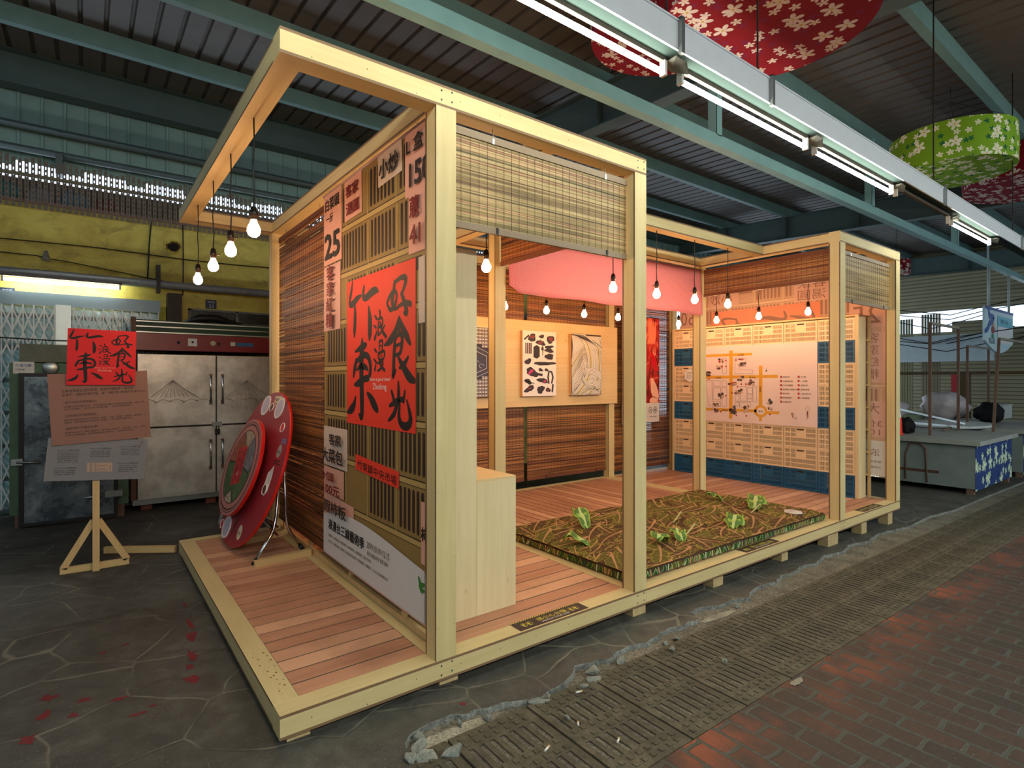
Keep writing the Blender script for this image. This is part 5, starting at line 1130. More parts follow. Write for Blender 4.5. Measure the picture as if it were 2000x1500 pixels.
a.brush([(.62, .58, 3), (.66, .46, 6), (.70, .34, 5), (.60, .30, 3)], lambda x, y: (x, y), .012, plain('pale_skin_meat', (236, 176, 150), .4)); a.brush([(.62, .95, 2), (.66, .85, 4), (.70, .75, 3)], lambda x, y: (x, y), .014, plain('bright_red_meat', (206, 20, 34), .3)); a.brush([(.08, .62, 3), (.20, .60, 3), (.3, .60, 2)], lambda x, y: (x, y), .012, plain('white_tray', (220, 208, 200), .4))
for x in (.58, .68): a.line([(x+.035*math.cos(q*.45), .17+.045*math.sin(q*.45)) for q in range(14)], .006, INK, True); a.z = 3
a.text('肉', .56, .15, .045, INK).text('攤', .66, .15, .045, INK).text('竹東中央市場', .555, .07, .02, INK, width=.16); a.rect(.015, .09, .02, .17, INK)
a.build('print', t)
for z in (2.14, .685): mb = MB(); mb.tube([(5.08, 2.798, z), (5.87, 2.798, z)], .006, 6); mb.build('rod', CHROME, t)
mb = MB(); mb.tube([(5.2, 2.798, 2.14), (5.47, 2.80, 2.20), (5.75, 2.798, 2.14)], .002, 5); mb.build('hanging_wire', CHROME, t)
# ================================================================ PINK CLOTH
def pinkcloth():
    k = NT('pink_lattice_cloth'); v = k.coord((1, 0, 1), rot=(0, 0, 0)); sp = k.n('SeparateXYZ'); k.l(v, sp.inputs[0]); p = .034
    u = k.math('FRACT', k.math('DIVIDE', k.math('ADD', sp.outputs[0], sp.outputs[2]), p)); w_ = k.math('FRACT', k.math('DIVIDE', k.math('SUBTRACT', sp.outputs[0], sp.outputs[2]), p))
    du = k.math('ABSOLUTE', k.math('SUBTRACT', u, .5)); dw = k.math('ABSOLUTE', k.math('SUBTRACT', w_, .5)); mx = k.math('MAXIMUM', du, dw); mn = k.math('ADD', du, dw)
    col = k.ramp(mx, [(.12, lin((244, 222, 206))), (.16, lin((196, 36, 70))), (.40, lin((196, 36, 70))), (.44, lin((236, 176, 170)))])
    col = k.mix(k.ramp(mn, [(.86, 0.), (.9, 1.)]), col, lin((246, 226, 210))); return k.done(col, .75, 0, .2)
t = thing('pink_cloth', (3.5, 1.45, 2.0), 'pink and white lattice cloth strip hung from a rod between the inner posts', 'cloth')
mb = MB(); mb.smooth = True; nx, nz = 70, 8; g = {}
for i in range(nx+1):
    for j in range(nz+1):
        x = 2.165+(4.845-2.165)*i/nx; z = 2.495-.50*j/nz
        if j == nz: z += .035*max(0, 1-(x-2.165)/.10) + .006*math.sin(x*9)
        xx = x+(.05*max(0, 1-(x-2.165)/.1) if j == nz else 0)
        g[i, j] = mb.pt((xx, 1.435-.012*math.sin(x*5)*j/nz-.03*j/nz, z))
for i in range(nx):
    for j in range(nz): mb.face((g[i, j+1], g[i+1, j+1], g[i+1, j], g[i, j]))
o = mb.build('cloth', pinkcloth(), t); sol = o.modifiers.new('thick', 'SOLIDIFY'); sol.thickness = .0015
mb = MB(); mb.tube([(2.15, 1.44, 2.50), (4.86, 1.44, 2.50)], .008, 8); mb.build('rod', STEEL, t)
# ================================================================ CRATE WALL
t = thing('crate_shelf', (6.1, 1.5, 0), 'tall pale timber shelf frame holding the blue and cream crates along the right end', 'shelf')
mb = MB(); mb.box(6.005, 6.19, .288, .322, 0, 1.985); mb.build('side_panel', PINEZ, t); mb = MB(); mb.box(6.005, 6.19, 2.655, 2.685, 0, 1.985); mb.build('side_panel', PINEZ, t)
mb = MB(); mb.box(6.005, 6.19, .322, 2.655, 1.966, 1.985); mb.build('top_panel', PINEX, t)
for i in range(1, 8): mb = MB(); mb.box(6.195, 6.215, .25, 2.7, .2445*i-.01, .2445*i+.012); mb.build('back_rail', STICK, t)
for y in (.25, .7, 1.5, 2.3): mb = MB(); mb.box(6.215, 6.23, y, y+.03, 0, 1.98); mb.build('back_upright', STICK, t)
CW, CH, CD_ = .3825, .2425, .17
def crate_mesh():
    mb = MB(); xb = [0, .014]; x = .018; slots = []
    while x < CW-.022: slots.append(len(xb)); xb += [x, x+.0062]; x += .0108
    xb = [0]; slots = []; x = .018
    while x < CW-.024: xb += [x, x+.0062]; slots.append(len(xb)-2); x += .0108
    xb.append(CW)
    yb = [0, .018, .058, .070, .110, .128, .168, .180, .222, CH]
    holes = set()
    for i in slots:
        xc = (xb[i]+xb[i+1])/2
        for j in (1, 3, 5, 7):
            if j >= 5 and abs(xc-CW/2) < .058: continue
            if abs(xc-CW*.2) < .003 or abs(xc-CW*.8) < .003: continue
            holes.add((i, j))
    perforated(mb, lambda a, b, d: (d, CW-a, b), xb, yb, holes, .006, 0, 0)
    # raised rim, ribs, dark strip painting the shade of the handle slot
    mb.box(-.004, 0, 0, CW, CH-.010, CH, 0); mb.box(-.004, 0, 0, CW, 0, .008, 0); mb.box(-.004, 0, 0, .008, .008, CH-.010, 0); mb.box(-.004, 0, CW-.008, CW, .008, CH-.010, 0); mb.box(-.003, 0, .008, CW-.008, .116, .122, 0)
    mb.box(-.0035, -.0005, CW/2-.04, CW/2+.04, CH-.040, CH-.024, 1)
    # shell
    for (x0, x1, y0, y1, z0, z1) in ((0, CD_, 0, .003, 0, CH), (0, CD_, CW-.003, CW, 0, CH), (CD_-.003, CD_, 0, CW, 0, .03), (CD_-.003, CD_, 0, CW, CH-.03, CH), (0, CD_, 0, CW, 0, .003)): mb.box(x0, x1, y0, y1, z0, z1, 0)
    return mb
CREAM = plain('cream_crate_plastic', (226, 200, 164), .45, 0, .4, .03); BLUEC = plain('blue_crate_plastic', (26, 88, 128), .4, 0, .5, .06); HND = plain('handle_shadow_brown', (70, 48, 40), .7)
cm = crate_mesh(); cream = cm.build('cream_crate', [CREAM, HND], local=True); me2 = cream.data.copy(); me2.materials[0] = BLUEC; me2.materials[1] = DARK
blue = bpy.data.objects.new('blue_crate', me2); COL.objects.link(blue); used = {'c': False, 'b': False}
left = 'cbccbccb'; order = ['first', 'second', 'third', 'fourth', 'fifth', 'sixth']
for c in range(6):          # columns counted from the left end of the wall
    for r_ in range(8):     # rows counted from the floor
        top = 7-r_
        if 1 <= c <= 4 and 1 <= top <= 4: continue
        kind = 'b' if r_ == 0 or (c in (0,) and 'cbccbccb'[top] == 'b') or (c == 5 and 'cbccbccb'[top] == 'b') else 'c'
        src = blue if kind == 'b' else cream
        if used[kind]: o = src.copy(); COL.objects.link(o)
        else: o = src; used[kind] = True
        y = 2.655-(c+1)*(2.655-.322)/6
        o.location = (6.012, y+.003, r_*.2445+.0008)
        colr = 'blue' if kind == 'b' else 'cream'; rowt = ['bottom row', 'second row up', 'third row up', 'fourth row up', 'fifth row up', 'sixth row up', 'row below the top', 'top row'][r_]
        coln = ['far left column', 'second column from the left', 'third column from the left', 'fourth column from the left', 'fifth column from the left', 'far right column'][c]
        tag(o, '%s slotted crate, %s, %s' % (colr, rowt, coln), 'crate', 'cream crates of the crate wall' if kind == 'c' else 'blue crates of the crate wall')
# market map
t = thing('market_map', (6.0, 1.49, .735), 'big pale pink market map board with orange streets in the middle of the crate wall', 'map')
yL, yR = 2.655-(2.655-.322)/6, .322+(2.655-.322)/6; MW = yL-yR; MH = .2445*4
mb = MB(); mb.box(6.0, 6.014, yR+.001, yL-.001, .735, .735+MH); mb.build('panel', plain('pale_pink_panel', (226, 204, 202), .45, 0, .4, .01), t)
a = Art((6.0, yL, .735), (0, -1, 0), (0, 0, 1), (-1, 0, 0), .0006); OR = plain('orange_street', (214, 156, 50), .5); LNM = plain('map_line', (128, 104, 98), .6)
fx = lambda px, py: ((px-60)/1560*MW, None)
Mx = lambda px: MW*(.0+((px-55.)/(1622-55.)))*1.0
def mp(px, py):
    # the zoomed photograph of the board, squared up
    s = (px-55.)/(1622-55.); k1 = s*1.0; kk = s/(s+(1-s)*1.42); u = kk*0+s  # horizontal foreshortening
    u = s*1.162/(s*1.162+(1-s))
    tl_, bl_ = 212+(150-212)*s, 1232+(1335-1232)*s; v = (bl_-py)/(bl_-tl_); return (min(1, max(0, u))*MW, min(1, max(0, v))*MH)
def ml(pts, w, m, close=False): a.line([mp(*p) for p in pts], w, m, close)
ml([(85, 332), (765, 312)], .034, OR); ml([(500, 275), (495, 1195)], .048, OR); ml([(85, 632), (1100, 624)], .038, OR); ml([(890, 490), (888, 1010)], .046, OR); ml([(85, 1075), (840, 1105)], .036, OR); ml([(950, 1125), (1120, 1130)], .034, OR); ml([(888, 1180), (887, 1235)], .034, OR)
cx, cy = mp(890, 1108); a.disc(cx, cy, .085, OR, 24, .075); a.z = 2; a.disc(cx, cy, .052, plain('pale_pink_panel', (222, 196, 184)), 24, .045); a.z = 3; a.text('東寧', cx-.03, cy-.012, .028, INK, width=.06)
for q in ([(150,680),(245,680),(250,1035),(210,1030)], [(262,682),(355,680),(355,758),(262,755)], [(380,680),(440,682),(442,762),(380,762)], [(262,780),(362,782),(362,950),(262,945)], [(380,775),(440,775),(440,1045),(380,1040)], [(552,365),(700,365),(690,480),(605,490),(605,530),(785,532),(785,588),(552,583)], [(385,360),(440,372),(440,585),(390,585)],
          [(555,880),(605,880),(605,968),(555,965)], [(622,760),(700,760),(700,968),(622,965)], [(715,780),(782,780),(782,865),(715,862)], [(715,880),(775,882),(775,925),(715,925)], [(715,935),(775,935),(775,975),(715,972)], [(790,765),(838,765),(838,978),(790,975)], [(612,985),(755,985),(755,1050),(612,1050)], [(552,985),(605,985),(605,1030),(552,1040)], [(265,975),(362,975),(362,1040),(265,1040)]): ml(q, .0035, LNM, True)
SK = [plain('sketch_dark', (74, 60, 58), .6, 0, .3, .4, 70.), plain('sketch_brown', (126, 88, 78), .6, 0, .3, .4, 70.), plain('sketch_red', (168, 46, 48), .6, 0, .3, .4, 70.), plain('sketch_blue', (86, 84, 104), .6, 0, .3, .4, 70.), plain('sketch_pale', (196, 168, 156), .6, 0, .3, .2, 70.)]
r = random.Random(21)
for (px, py, w_, h_, k1, k2) in ((370,400,50,45,4,2),(352,500,58,45,2,4),(635,385,45,14,2,2),(640,450,65,38,4,1),(172,580,70,45,0,4),(360,900,52,62,1,0),(290,1015,55,28,0,0),(292,1090,48,42,3,1),(515,720,72,42,1,2),(630,650,62,48,4,0),(765,715,58,55,1,0),(600,830,70,42,4,1),(540,1090,55,72,3,0),(700,1070,50,70,1,4),(1012,975,45,48,0,3),(1015,1075,36,42,0,4),(1305,1160,16,48,2,1),(1345,1200,18,14,4,1),(1495,1165,13,80,1,2)):
    for i in range(9):
        x, y = px+r.uniform(-.6, .6)*w_, py+r.uniform(-.6, .6)*h_; q = [mp(x+w_*.42*r.uniform(.5, 1.2)*math.cos(j*math.pi/3), y+h_*.42*r.uniform(.5, 1.2)*math.sin(j*math.pi/3)) for j in range(6)]; a.z = 4+i*.3; a.poly(q, SK[k1 if i % 2 else k2] if i < 6 else SK[r.choice((0, 4))])
ml([(1470, 1060), (1480, 1100), (1510, 1100), (1525, 1065), (1500, 1040), (1470, 1060)], .004, SK[4]); a.z = 7
DOT = plain('red_dot', (176, 36, 42), .5)
for px, py in ((432,398),(432,480),(568,393),(208,655),(435,892),(515,852),(588,765),(638,730),(697,730),(365,1115),(572,1165),(704,1173),(1012,1152)): a.disc(*mp(px, py), .011, DOT, 10)
for i, l in enumerate(('竹東大圳', '瓦當藝術市集', '中央市場聯盟', '老街散步‧甜蜜市場', '眷村食堂', '客家美食館', '林業展示館')): px, py = mp(1158, 632+i*57); a.disc(px, py, .013, DOT, 10); a.text(l, px+.022, py-.01, .022, INK, width=.0195*len(l))
for i, l in enumerate(('下公館', '一山麥餅', '長春小館', '忠孝街市集', '三角公園小吃', '林家糕餅鋪')): px, py = mp(1385, 632+i*58); a.disc(px, py, .013, DOT, 10); a.text(l, px+.022, py-.01, .022, INK, width=.0195*len(l))
for l, px, py in (('大同路', 590, 325), ('長春路', 290, 642), ('東林路', 740, 640), ('東林路', 378, 1095)): x, y = mp(px, py); a.text(l, x, y-.006, .022, INK, width=.085)
x, y = mp(885, 785); a.text('東寧路', x-.012, y, .024, INK, vertical=True); x, y = mp(965, 545); a.poly([(x-.014, y-.012), (x+.012, y-.006), (x+.004, y+.016)], INK); a.text('N', x-.006, y+.022, .018, INK)
a.build('print', t)
def hexboard(name, O, U, V, N, r_, label, face, lines):
    U, V, N, O = Vector(U), Vector(V), Vector(N), Vector(O); mb = MB(); P = [O+U*(r_*.87*math.cos(R(30+60*i))/.87)+V*(r_*math.sin(R(30+60*i))) for i in range(6)]
    A = [mb.pt(p) for p in P]; B = [mb.pt(p+N*.008) for p in P]; mb.face(B); mb.face(A[::-1])
    for i in range(6): mb.face((A[i], A[(i+1) % 6], B[(i+1) % 6], B[i]))
    t = thing(name, O, label, 'label board'); mb.build('board', face, t); a = Art(O+N*.008, U, V, N, .0005)
    a.line([(r_*.92*math.cos(R(30+60*i)), r_*.92*math.sin(R(30+60*i))) for i in range(6)], .002, INK, True)
    for i, l in enumerate(lines): a.text(l, -r_*.6, r_*.35-i*r_*.2, r_*.13, INK, width=r_*1.2)
    a.build('lettering', t)
yc = 2.655-.13
hexboard('hexagon_label', (6.0, 2.39, .2445*5+.115), (0, -1, 0), (0, 0, 1), (-1, 0, 0), .098, 'white hexagon label fixed on a cream crate at the left of the crate wall', WHITE, ['市場地圖', '走逛竹東中央市場', '跟著地圖找到好食', '與職人的日常故事', 'ZHUDONG MAP'])
# ================================================================ LEAF-PRINT MAT
t = thing('leaf_mat', (3.5, .75, 0), 'thick padded mat printed with brown-green leaves lying on the deck', 'mat')
mx0, mx1, my0, my1, mh = 2.125, 4.80, .105, 1.44, .065
bm = bmesh.new(); bmesh.ops.create_cube(bm, size=1.); bmesh.ops.scale(bm, vec=(mx1-mx0, my1-my0, mh), verts=bm.verts); bmesh.ops.translate(bm, vec=((mx0+mx1)/2, (my0+my1)/2, mh/2), verts=bm.verts); bmesh.ops.bevel(bm, geom=list(bm.edges), offset=.012, segments=3, affect='EDGES')
mb = MB(); 
for v in bm.verts: mb.v.append(v.co.copy())
bm.verts.index_update()
for f in bm.faces: mb.face([v.index for v in f.verts])
bm.free(); MATB = plain('dark_brown_mat_cloth', (72, 50, 34), .7, 0, .2, .25, 4.); mb.build('cushion', MATB, t)
LG = [plain('olive_leaf_print', (88, 82, 34), .7, 0, .2, .15), plain('brown_leaf_print', (78, 56, 34), .7, 0, .2, .15), plain('green_leaf_print', (44, 74, 30), .7, 0, .2, .2)]
LE = plain('lime_edge_print', (150, 138, 54), .7, 0, .2, .1); LM = plain('pinkish_midrib_print', (176, 132, 92), .7, 0, .2, .1); LV = plain('yellow_vein_print', (140, 122, 50), .7); LGe = plain('pale_green_print', (150, 172, 110), .7)
a = Art((mx0, my0, mh), (1, 0, 0), (0, 1, 0), (0, 0, 1), .00005); a.jit = .2; a.mod = 4; W_, H_ = mx1-mx0, my1-my0; r = random.Random(12)
import itertools
LC = itertools.count()
def leafprint(a, cx, cy, L, ang, m, clipx, clipy, edge_m, mid_m):
    c_, s_ = math.cos(ang), math.sin(ang); bend = r.uniform(-.35, .35); wd = L*r.uniform(.13, .19)
    def P(t_, o): x = (t_-.5)*L; y = o+bend*L*((t_-.5)**2-.1); return (min(clipx, max(0, cx+x*c_-y*s_)), min(clipy, max(0, cy+x*s_+y*c_)))
    n_ = 12; prof = [wd*math.sin(math.pi*(i/n_)**.8)*(1+.18*math.sin(i*2.3+cx*9)) for i in range(n_+1)]
    o1 = [P(i/n_, prof[i]) for i in range(n_+1)]; o2 = [P(i/n_, -prof[i]) for i in range(n_, -1, -1)]
    a.z = 1+(next(LC) % 45)*3; a.poly(o1+o2, m); a.z += 1; a.line(o1, .0045, edge_m); a.line(o2, .0045, edge_m)
    for i in range(2, 11): 
        if i % 3 == 1: a.line([P(i/n_, prof[i]*.12), P((i+.8)/n_, prof[i]*.72)], .005, LV); a.line([P(i/n_, -prof[i]*.12), P((i+.8)/n_, -prof[i]*.72)], .005, LV)
    a.z += 1; k = [P(i/8-.05 if i else -.18, 0) for i in range(9)]; a.brush([(k[0][0]+.02*s_, k[0][1]-.02*c_, .8)]+[(x, y, .3+1.0*(1-i/8)) for i, (x, y) in enumerate(k)], lambda x, y: (x, y), .0075, mid_m)
for i in range(330): leafprint(a, r.uniform(.0, W_), r.uniform(.0, H_), r.uniform(.28, .48), math.pi+.45+r.gauss(0, .45)+(.9 if r.random() < .18 else 0), r.choice(LG[:2]), W_-.008, H_-.008, LE, LM)
a.build('leaf_print_top', t)
for nm, O, U, L_ in (('leaf_print_front', (mx0, my0, 0), (1, 0, 0), W_), ('leaf_print_side', (mx0, my1, 0), (0, -1, 0), H_)):
    a = Art(O, U, (0, 0, 1), (0, -1, 0) if U[0] else (-1, 0, 0), .00008); x = .012
    while x < L_-.03:
        w_ = r.uniform(.03, .07); a.z += 1; s_ = r.uniform(-.03, .03); X = lambda q: min(L_-.012, max(.012, q))
        a.poly([(X(x), .012), (X(x+w_), .012), (X(x+w_+s_), mh-.013), (X(x+s_), mh-.013)], r.choice((LG[2], LG[2], LG[0], plain('deep_green_print', (26, 52, 34), .6)))); a.z += 1
        a.line([(X(x), .014), (X(x+s_*.6+.006), .035), (X(x+s_), mh-.014)], .005, LGe if U[0] else LV)
        if r.random() < .5: a.line([(X(x+.02), .014), (X(x+.03+s_), mh-.014)], .012, r.choice((plain('pale_side_rib', (176, 178, 140), .6), LM)))
        x += w_*.75
    a.build(nm, t)
LF = [plain('fresh_leaf_green', (76, 112, 48), .5, 0, .4, .2), plain('fresh_leaf_lime', (138, 164, 60), .5), plain('leaf_midrib_white', (176, 188, 116), .5), plain('dark_leaf_back', (34, 60, 34), .6)]
def leafflap(x, y, L, ang, lift, curl, seed, z=None):
    rr = random.Random(seed); mb = MB(); mb.smooth = True; n_, m_ = 12, 10; g = {}; c_, s_ = math.cos(ang), math.sin(ang)
    for i in range(n_+1):
        t_ = i/n_; wd = L*.30*math.sin(math.pi*min(1, .06+t_*.92))**.7*(1+.14*math.sin(t_*17+seed))
        for j in range(m_+1):
            o = (j/m_-.5)*2*wd; xx = (t_)*L*math.cos(curl*t_*.6); zz = lift*math.sin(math.pi*t_*.75)+abs(o)*.35*math.sin(t_*9+seed)*.6+.012*math.sin(t_*14+j); zz = max(.003, zz)
            g[i, j] = mb.pt((x+xx*c_-o*s_, y+xx*s_+o*c_, mh+.002+zz))
    for i in range(n_):
        for j in range(m_): mb.face((g[i, j], g[i+1, j], g[i+1, j+1], g[i, j+1]), 1 if j in (0, m_-1) or (i % 4 == 0 and j in (2, 3, 6, 7)) else (2 if j in (4, 5) and i < n_-1 else 0))
    o = mb.build('leaf_flap', LF, t); s2 = o.modifiers.new('thick', 'SOLIDIFY'); s2.thickness = .002; s2.offset = 1
for q in [(2.66,1.02,.24,R(75),.13,.8,1),(2.36,.70,.22,R(140),.07,.9,2),(3.60,1.25,.22,R(200),.10,.8,3),(2.90,.45,.22,R(205),.07,.7,4),(2.98,.33,.20,R(60),.06,.8,5),(4.50,.95,.20,R(130),.07,1.,6),(4.36,.54,.30,R(25),.09,.6,7),(3.60,.30,.26,R(25),.07,.6,8)]: leafflap(*q)
for (x, y, ang) in ((3.38, .72, .3), (3.12, .42, .2), (4.22, .50, .1)):
    mb = MB(); c_, s_ = math.cos(ang), math.sin(ang); mb.tube([(x+u*c_, y+u*s_, mh+.004+z) for u, z in ((0, 0), (.07, .012), (.14, .035), (.2, .05), (.24, .035), (.245, .01))], [.004, .007, .008, .006, .004, .002], 6); mb.build('raised_midrib', plain('pale_midrib', (176, 168, 110), .5), t)
hexboard('paper_hexagon', (4.56, .28, mh+.004), (1, 0, 0), (0, 1, 0), (0, 0, 1), .085, 'white hexagonal card lying on the right end of the leaf mat', plain('card_white', (216, 208, 200), .5), ['好食光', '請脫鞋', '竹東'])
# ================================================================ WARNING STICKERS
STK = plain('dark_sticker', (48, 38, 42), .5, 0, .3, .05); YE = plain('warning_yellow', (208, 196, 70), .5)
for x0, x1, lb in ((1.178, 1.665, 'dark watch your step sticker on the deck edge before the cabinet, largest of three'), (3.31, 3.80, 'dark watch your step sticker on the deck edge in front of the leaf mat'), (5.41, 5.88, 'dark watch your step sticker on the deck edge at the right end')):
    t = thing('warning_sticker', ((x0+x1)/2, .06, 0), lb, 'sticker', 'watch your step stickers on the deck edge'); mb = MB(); mb.box(x0, x1, .010, .108, .0003, .0012); mb.build('sheet', STK, t)
    a = Art((x0, .010, .0012), (1, 0, 0), (0, 1, 0), (0, 0, 1), .0004); L_ = x1-x0; n_ = 30
    for i in range(n_): u = i*L_/n_; a.poly([(u, .089), (u+L_/n_*.5, .089), (min(L_, u+L_/n_*.95), .098), (min(L_, u+L_/n_*.45), .098)], YE)
    a.text('請小心台階', .15, .040, .038, YE, width=.21).text('WATCH YOUR STEP', .16, .014, .022, WHITE, width=.20)
    for cx in (.075, .41):
        for d_ in (-.017, .017): a.z = 1; a.line([(cx+d_+.015*math.cos(q*.6), .045+.022*math.sin(q*.6)) for q in range(11)], .002, YE, True); a.disc(cx+d_-.003, .048, .007, YE, 10, .010); a.disc(cx+d_-.003, .032, .005, YE, 8)
    a.build('lettering', t)
# ================================================================ RIGHT BACKGROUND: market stalls
CSL = plain('grimy_pale_concrete', (118, 128, 126), .7, 0, .3, .25, 5.); TOPC = plain('worn_table_top', (146, 150, 144), .6, 0, .3, .18, 3.)
def bluefl():
    k = flower_mat('blue_flower_panel', (40, 66, 124), (186, 204, 170), (230, 230, 210), (24, 36, 84), 3.2); return k
BLF = bluefl()
def stall(x0, x1, y0, y1, zt, label):
    t = thing('market_stall', ((x0+x1)/2, (y0+y1)/2, gz(x0)), label, 'market stall', 'concrete market stalls at the right')
    mb = MB(); mb.box(x0, x1, y0, y1, gz(x0)+.08, zt-.06); mb.build('body', CSL, t)
    mb = MB(); mb.box(x0-.06, x1+.06, y0-.07, y1+.05, zt-.06, zt); mb.build('counter', TOPC, t)
    mb = MB(); mb.uv = []; 
    for p, q in (((x0, y0-.004, gz(x0)+.05), (0, 0)), ((x1, y0-.004, gz(x0)+.05), (x1-x0, 0)), ((x1, y0-.004, zt-.07), (x1-x0, .6)), ((x0, y0-.004, zt-.07), (0, .6))): mb.pt(p); mb.uv.append(q)
    mb.face((0, 1, 2, 3)); mb.build('flower_panel', BLF, t)
    mb = MB()
    for x, y in ((x0+.02, y0+.02), (x1-.1, y0+.02), (x0+.02, y1-.1)): mb.box(x, x+.08, y, y+.08, gz(x1)-.02, gz(x0)+.09)
    mb.build('feet', RUST, t)
    mb = MB(); mb.box(x0-.004, x0, y0+.4, y1-.1, .02-.06, .06-.06); mb.build('rust_stain', plain('rust_streak', (88, 62, 50), .8, 0, .2, .4, 20.), t); return t
stall(8.93, 10.85, -.02, 3.4, .45, 'low pale concrete market stall nearest on the right, with a blue flower side')
stall(11.6, 14.2, -.02, 3.4, .45, 'second low concrete stall behind the first at the right edge')
stall(8.93, 13.5, 4.0, 5.4, .5, 'long low stall farther back behind the pavilion end')
mb = MB(); mb.tube([(8.92, .78, -.16), (8.92, .78, .2), (8.91, .72, .36), (8.91, .60, .37), (8.91, .53, .30), (8.92, .52, -.18)], .012, 6); mb.build('bent_rod', RUST, label='bent dark rod loop standing against the near stall front', cat='rod')
def frame(x0, x1, y, z0, z1, lb, lean=0.):
    t = thing('goods_rack', ((x0+x1)/2, y, z0), lb, 'rack', 'rusty frames standing on the stalls')
    for x, nm in ((x0, 'upright'), (x1, 'upright')): mb = MB(); mb.beam((x, y, z0), (x+lean, y, z1), .035, .035); mb.build(nm, RUST, t)
    mb = MB(); mb.beam((x0+lean, y, z1), (x1+lean, y, z1), .035, .035); mb.build('crossbar', plain('pale_rusty_bar', (140, 132, 118), .6, .2, .3, .3), t)
frame(9.40, 10.75, .62, .45, 2.12, 'rusty rectangular steel frame standing on the near stall, tallest on the left')
frame(10.95, 13.2, .22, .45, 1.95, 'leaning rusty frame behind the hanging sign', .35); frame(12.4, 13.8, .9, .45, 1.9, 'pale steel frame on the second stall behind the bags')
t = thing('hanging_sign', (16, 1.2, 1.9), 'white and blue hanging market sign with a rounded bottom at the right edge', 'sign')
xs, ze, zb_ = (14.8, 17.2), 2.87, 2.13; pts = [(xs[0], ze), (xs[0], zb_)]+[(xs[0]+(xs[1]-xs[0])*i/12, zb_-.25*math.sin(math.pi*i/12)) for i in range(1, 12)]+[(xs[1], zb_), (xs[1], ze)]
mb = MB(); A = [mb.pt((x, 1.18, z)) for x, z in pts]; B = [mb.pt((x, 1.22, z)) for x, z in pts]; mb.face(A); mb.face(B[::-1])
for i in range(len(A)): j = (i+1) % len(A); mb.face((A[j], A[i], B[i], B[j]))
mb.build('panel', plain('sign_pale_blue', (206, 232, 236), .5), t)
a = Art((14.8, 1.18, 1.88), (1, 0, 0), (0, 0, 1), (0, -1, 0), .004); BL = plain('sign_blue', (54, 88, 160), .5); CY = plain('sign_cyan', (96, 190, 206), .5)
a.rect(0, .93, 2.4, .99, BL); a.brush([(.30, .93, 1), (.36, .8, 1.4), (.7, .78, 1), (.55, .68, 1.2), (.35, .62, 1.4), (.2, .5, 1.2), (0, .44, 1)], lambda x, y: (x, y), .05, BL); a.rect(1.0, .22, 2.3, .84, plain('sign_white', (240, 238, 232), .5)); a.z = 2; a.rect(1.0, .60, 2.3, .84, CY)
a.text('攤商 名稱', 1.25, .68, .12, BL, width=.6); a.text('肉品區', .28, .20, .15, plain('sign_navy', (30, 46, 70)), width=.5); a.disc(.62, .5, .13, plain('sign_figure_red', (168, 92, 84)), 12, .09); a.disc(.66, .62, .08, plain('sign_figure_skin', (214, 186, 150)), 12, .06); a.disc(.6, .36, .1, plain('sign_figure_green', (90, 150, 110)), 10, .05)
a.build('print', t)
for x in (15.2, 16.9): mb = MB(); mb.tube([(x, 1.2, ze-.02), (x, 1.2, 3.72)], .025, 8); mb.build('rod', plain('spotted_rod', (170, 176, 170), .5), t)
# things on and behind the stalls
mb = MB(); mb.T = Matrix.Translation((11.9, 1.05, .451)) @ Matrix.Rotation(R(8), 4, 'Z') @ Matrix.Diagonal((1, .62, 1, 1)); mb.lathe([(0, .0), (1.0, 0), (1.02, .02), (1.0, .04), (0, .04)], 40, smooth=False); mb.build('oval_tabletop', plain('white_laminate', (206, 212, 210), .4, 0, .4, .03), label='white oval tabletop lying flat on the stalls', cat='tabletop')
t = thing('red_cone', (9.15, .98, .45), 'small red safety cone with a white band at the left end of the near stall', 'cone')
mb = MB(); mb.lathe([(0, 0), (.10, 0), (.10, .02), (.085, .03), (.075, .25), (.07, .26)], 20, (9.15, .98, .45)); mb.lathe([(.052, .36), (.03, .44), (.0, .45)], 20, (9.15, .98, .45)); mb.build('red_body', plain('cone_red', (224, 44, 28), .4, 0, .5), t); mb = MB(); mb.lathe([(.07, .26), (.052, .36)], 20, (9.15, .98, .45)); mb.build('white_band', WHITE, t)
def lump(name, x, y, z, sx, sy, sz, m, lb, cat, seed, n=2):
    r = random.Random(seed); bm = bmesh.new(); bmesh.ops.create_icosphere(bm, subdivisions=3, radius=1.)
    for v in bm.verts: k_ = 1+.10*math.sin(v.co.x*6+seed)+.09*math.sin(v.co.y*8+seed*2)+.08*math.sin(v.co.z*9+v.co.x*7)+r.uniform(-.03, .03); v.co = Vector((v.co.x*sx, v.co.y*sy, max(-.75, v.co.z)*sz))*k_
    zm = min(v.co.z for v in bm.verts)
    for f in bm.faces: f.smooth = True
    me = bpy.data.meshes.new(name); bm.to_mesh(me); bm.free(); me.materials.append(m); o = bpy.data.objects.new(name, me); COL.objects.link(o); o.location = (x, y, z-zm); tag(o, lb, cat); return o
PLB = plain('cloudy_plastic_bag', (206, 196, 198), .45, 0, .5, .3, 14.); PLB.node_tree.nodes['Principled BSDF'].inputs['Transmission Weight'].default_value = .2; BLK2 = plain('black_cloth', (22, 22, 26), .8, 0, .2, .3)
lump('plastic_bag', 12.7, 2.3, .45, .62, .3, .22, PLB, 'big cloudy plastic bag with a pink tint lying behind the left frame', 'bag', 3); lump('plastic_bag', 13.5, 1.55, .45, .42, .38, .30, PLB, 'round clear plastic bag behind the frames', 'bag', 5)
lump('black_bag', 9.45, .93, .45, .13, .10, .13, BLK2, 'black bag with blue print beside the red cone', 'bag', 8); lump('black_sack_pile', 13.2, .75, .45, .32, .22, .20, BLK2, 'black round sack pile on the stall behind the frame', 'sack', 9)
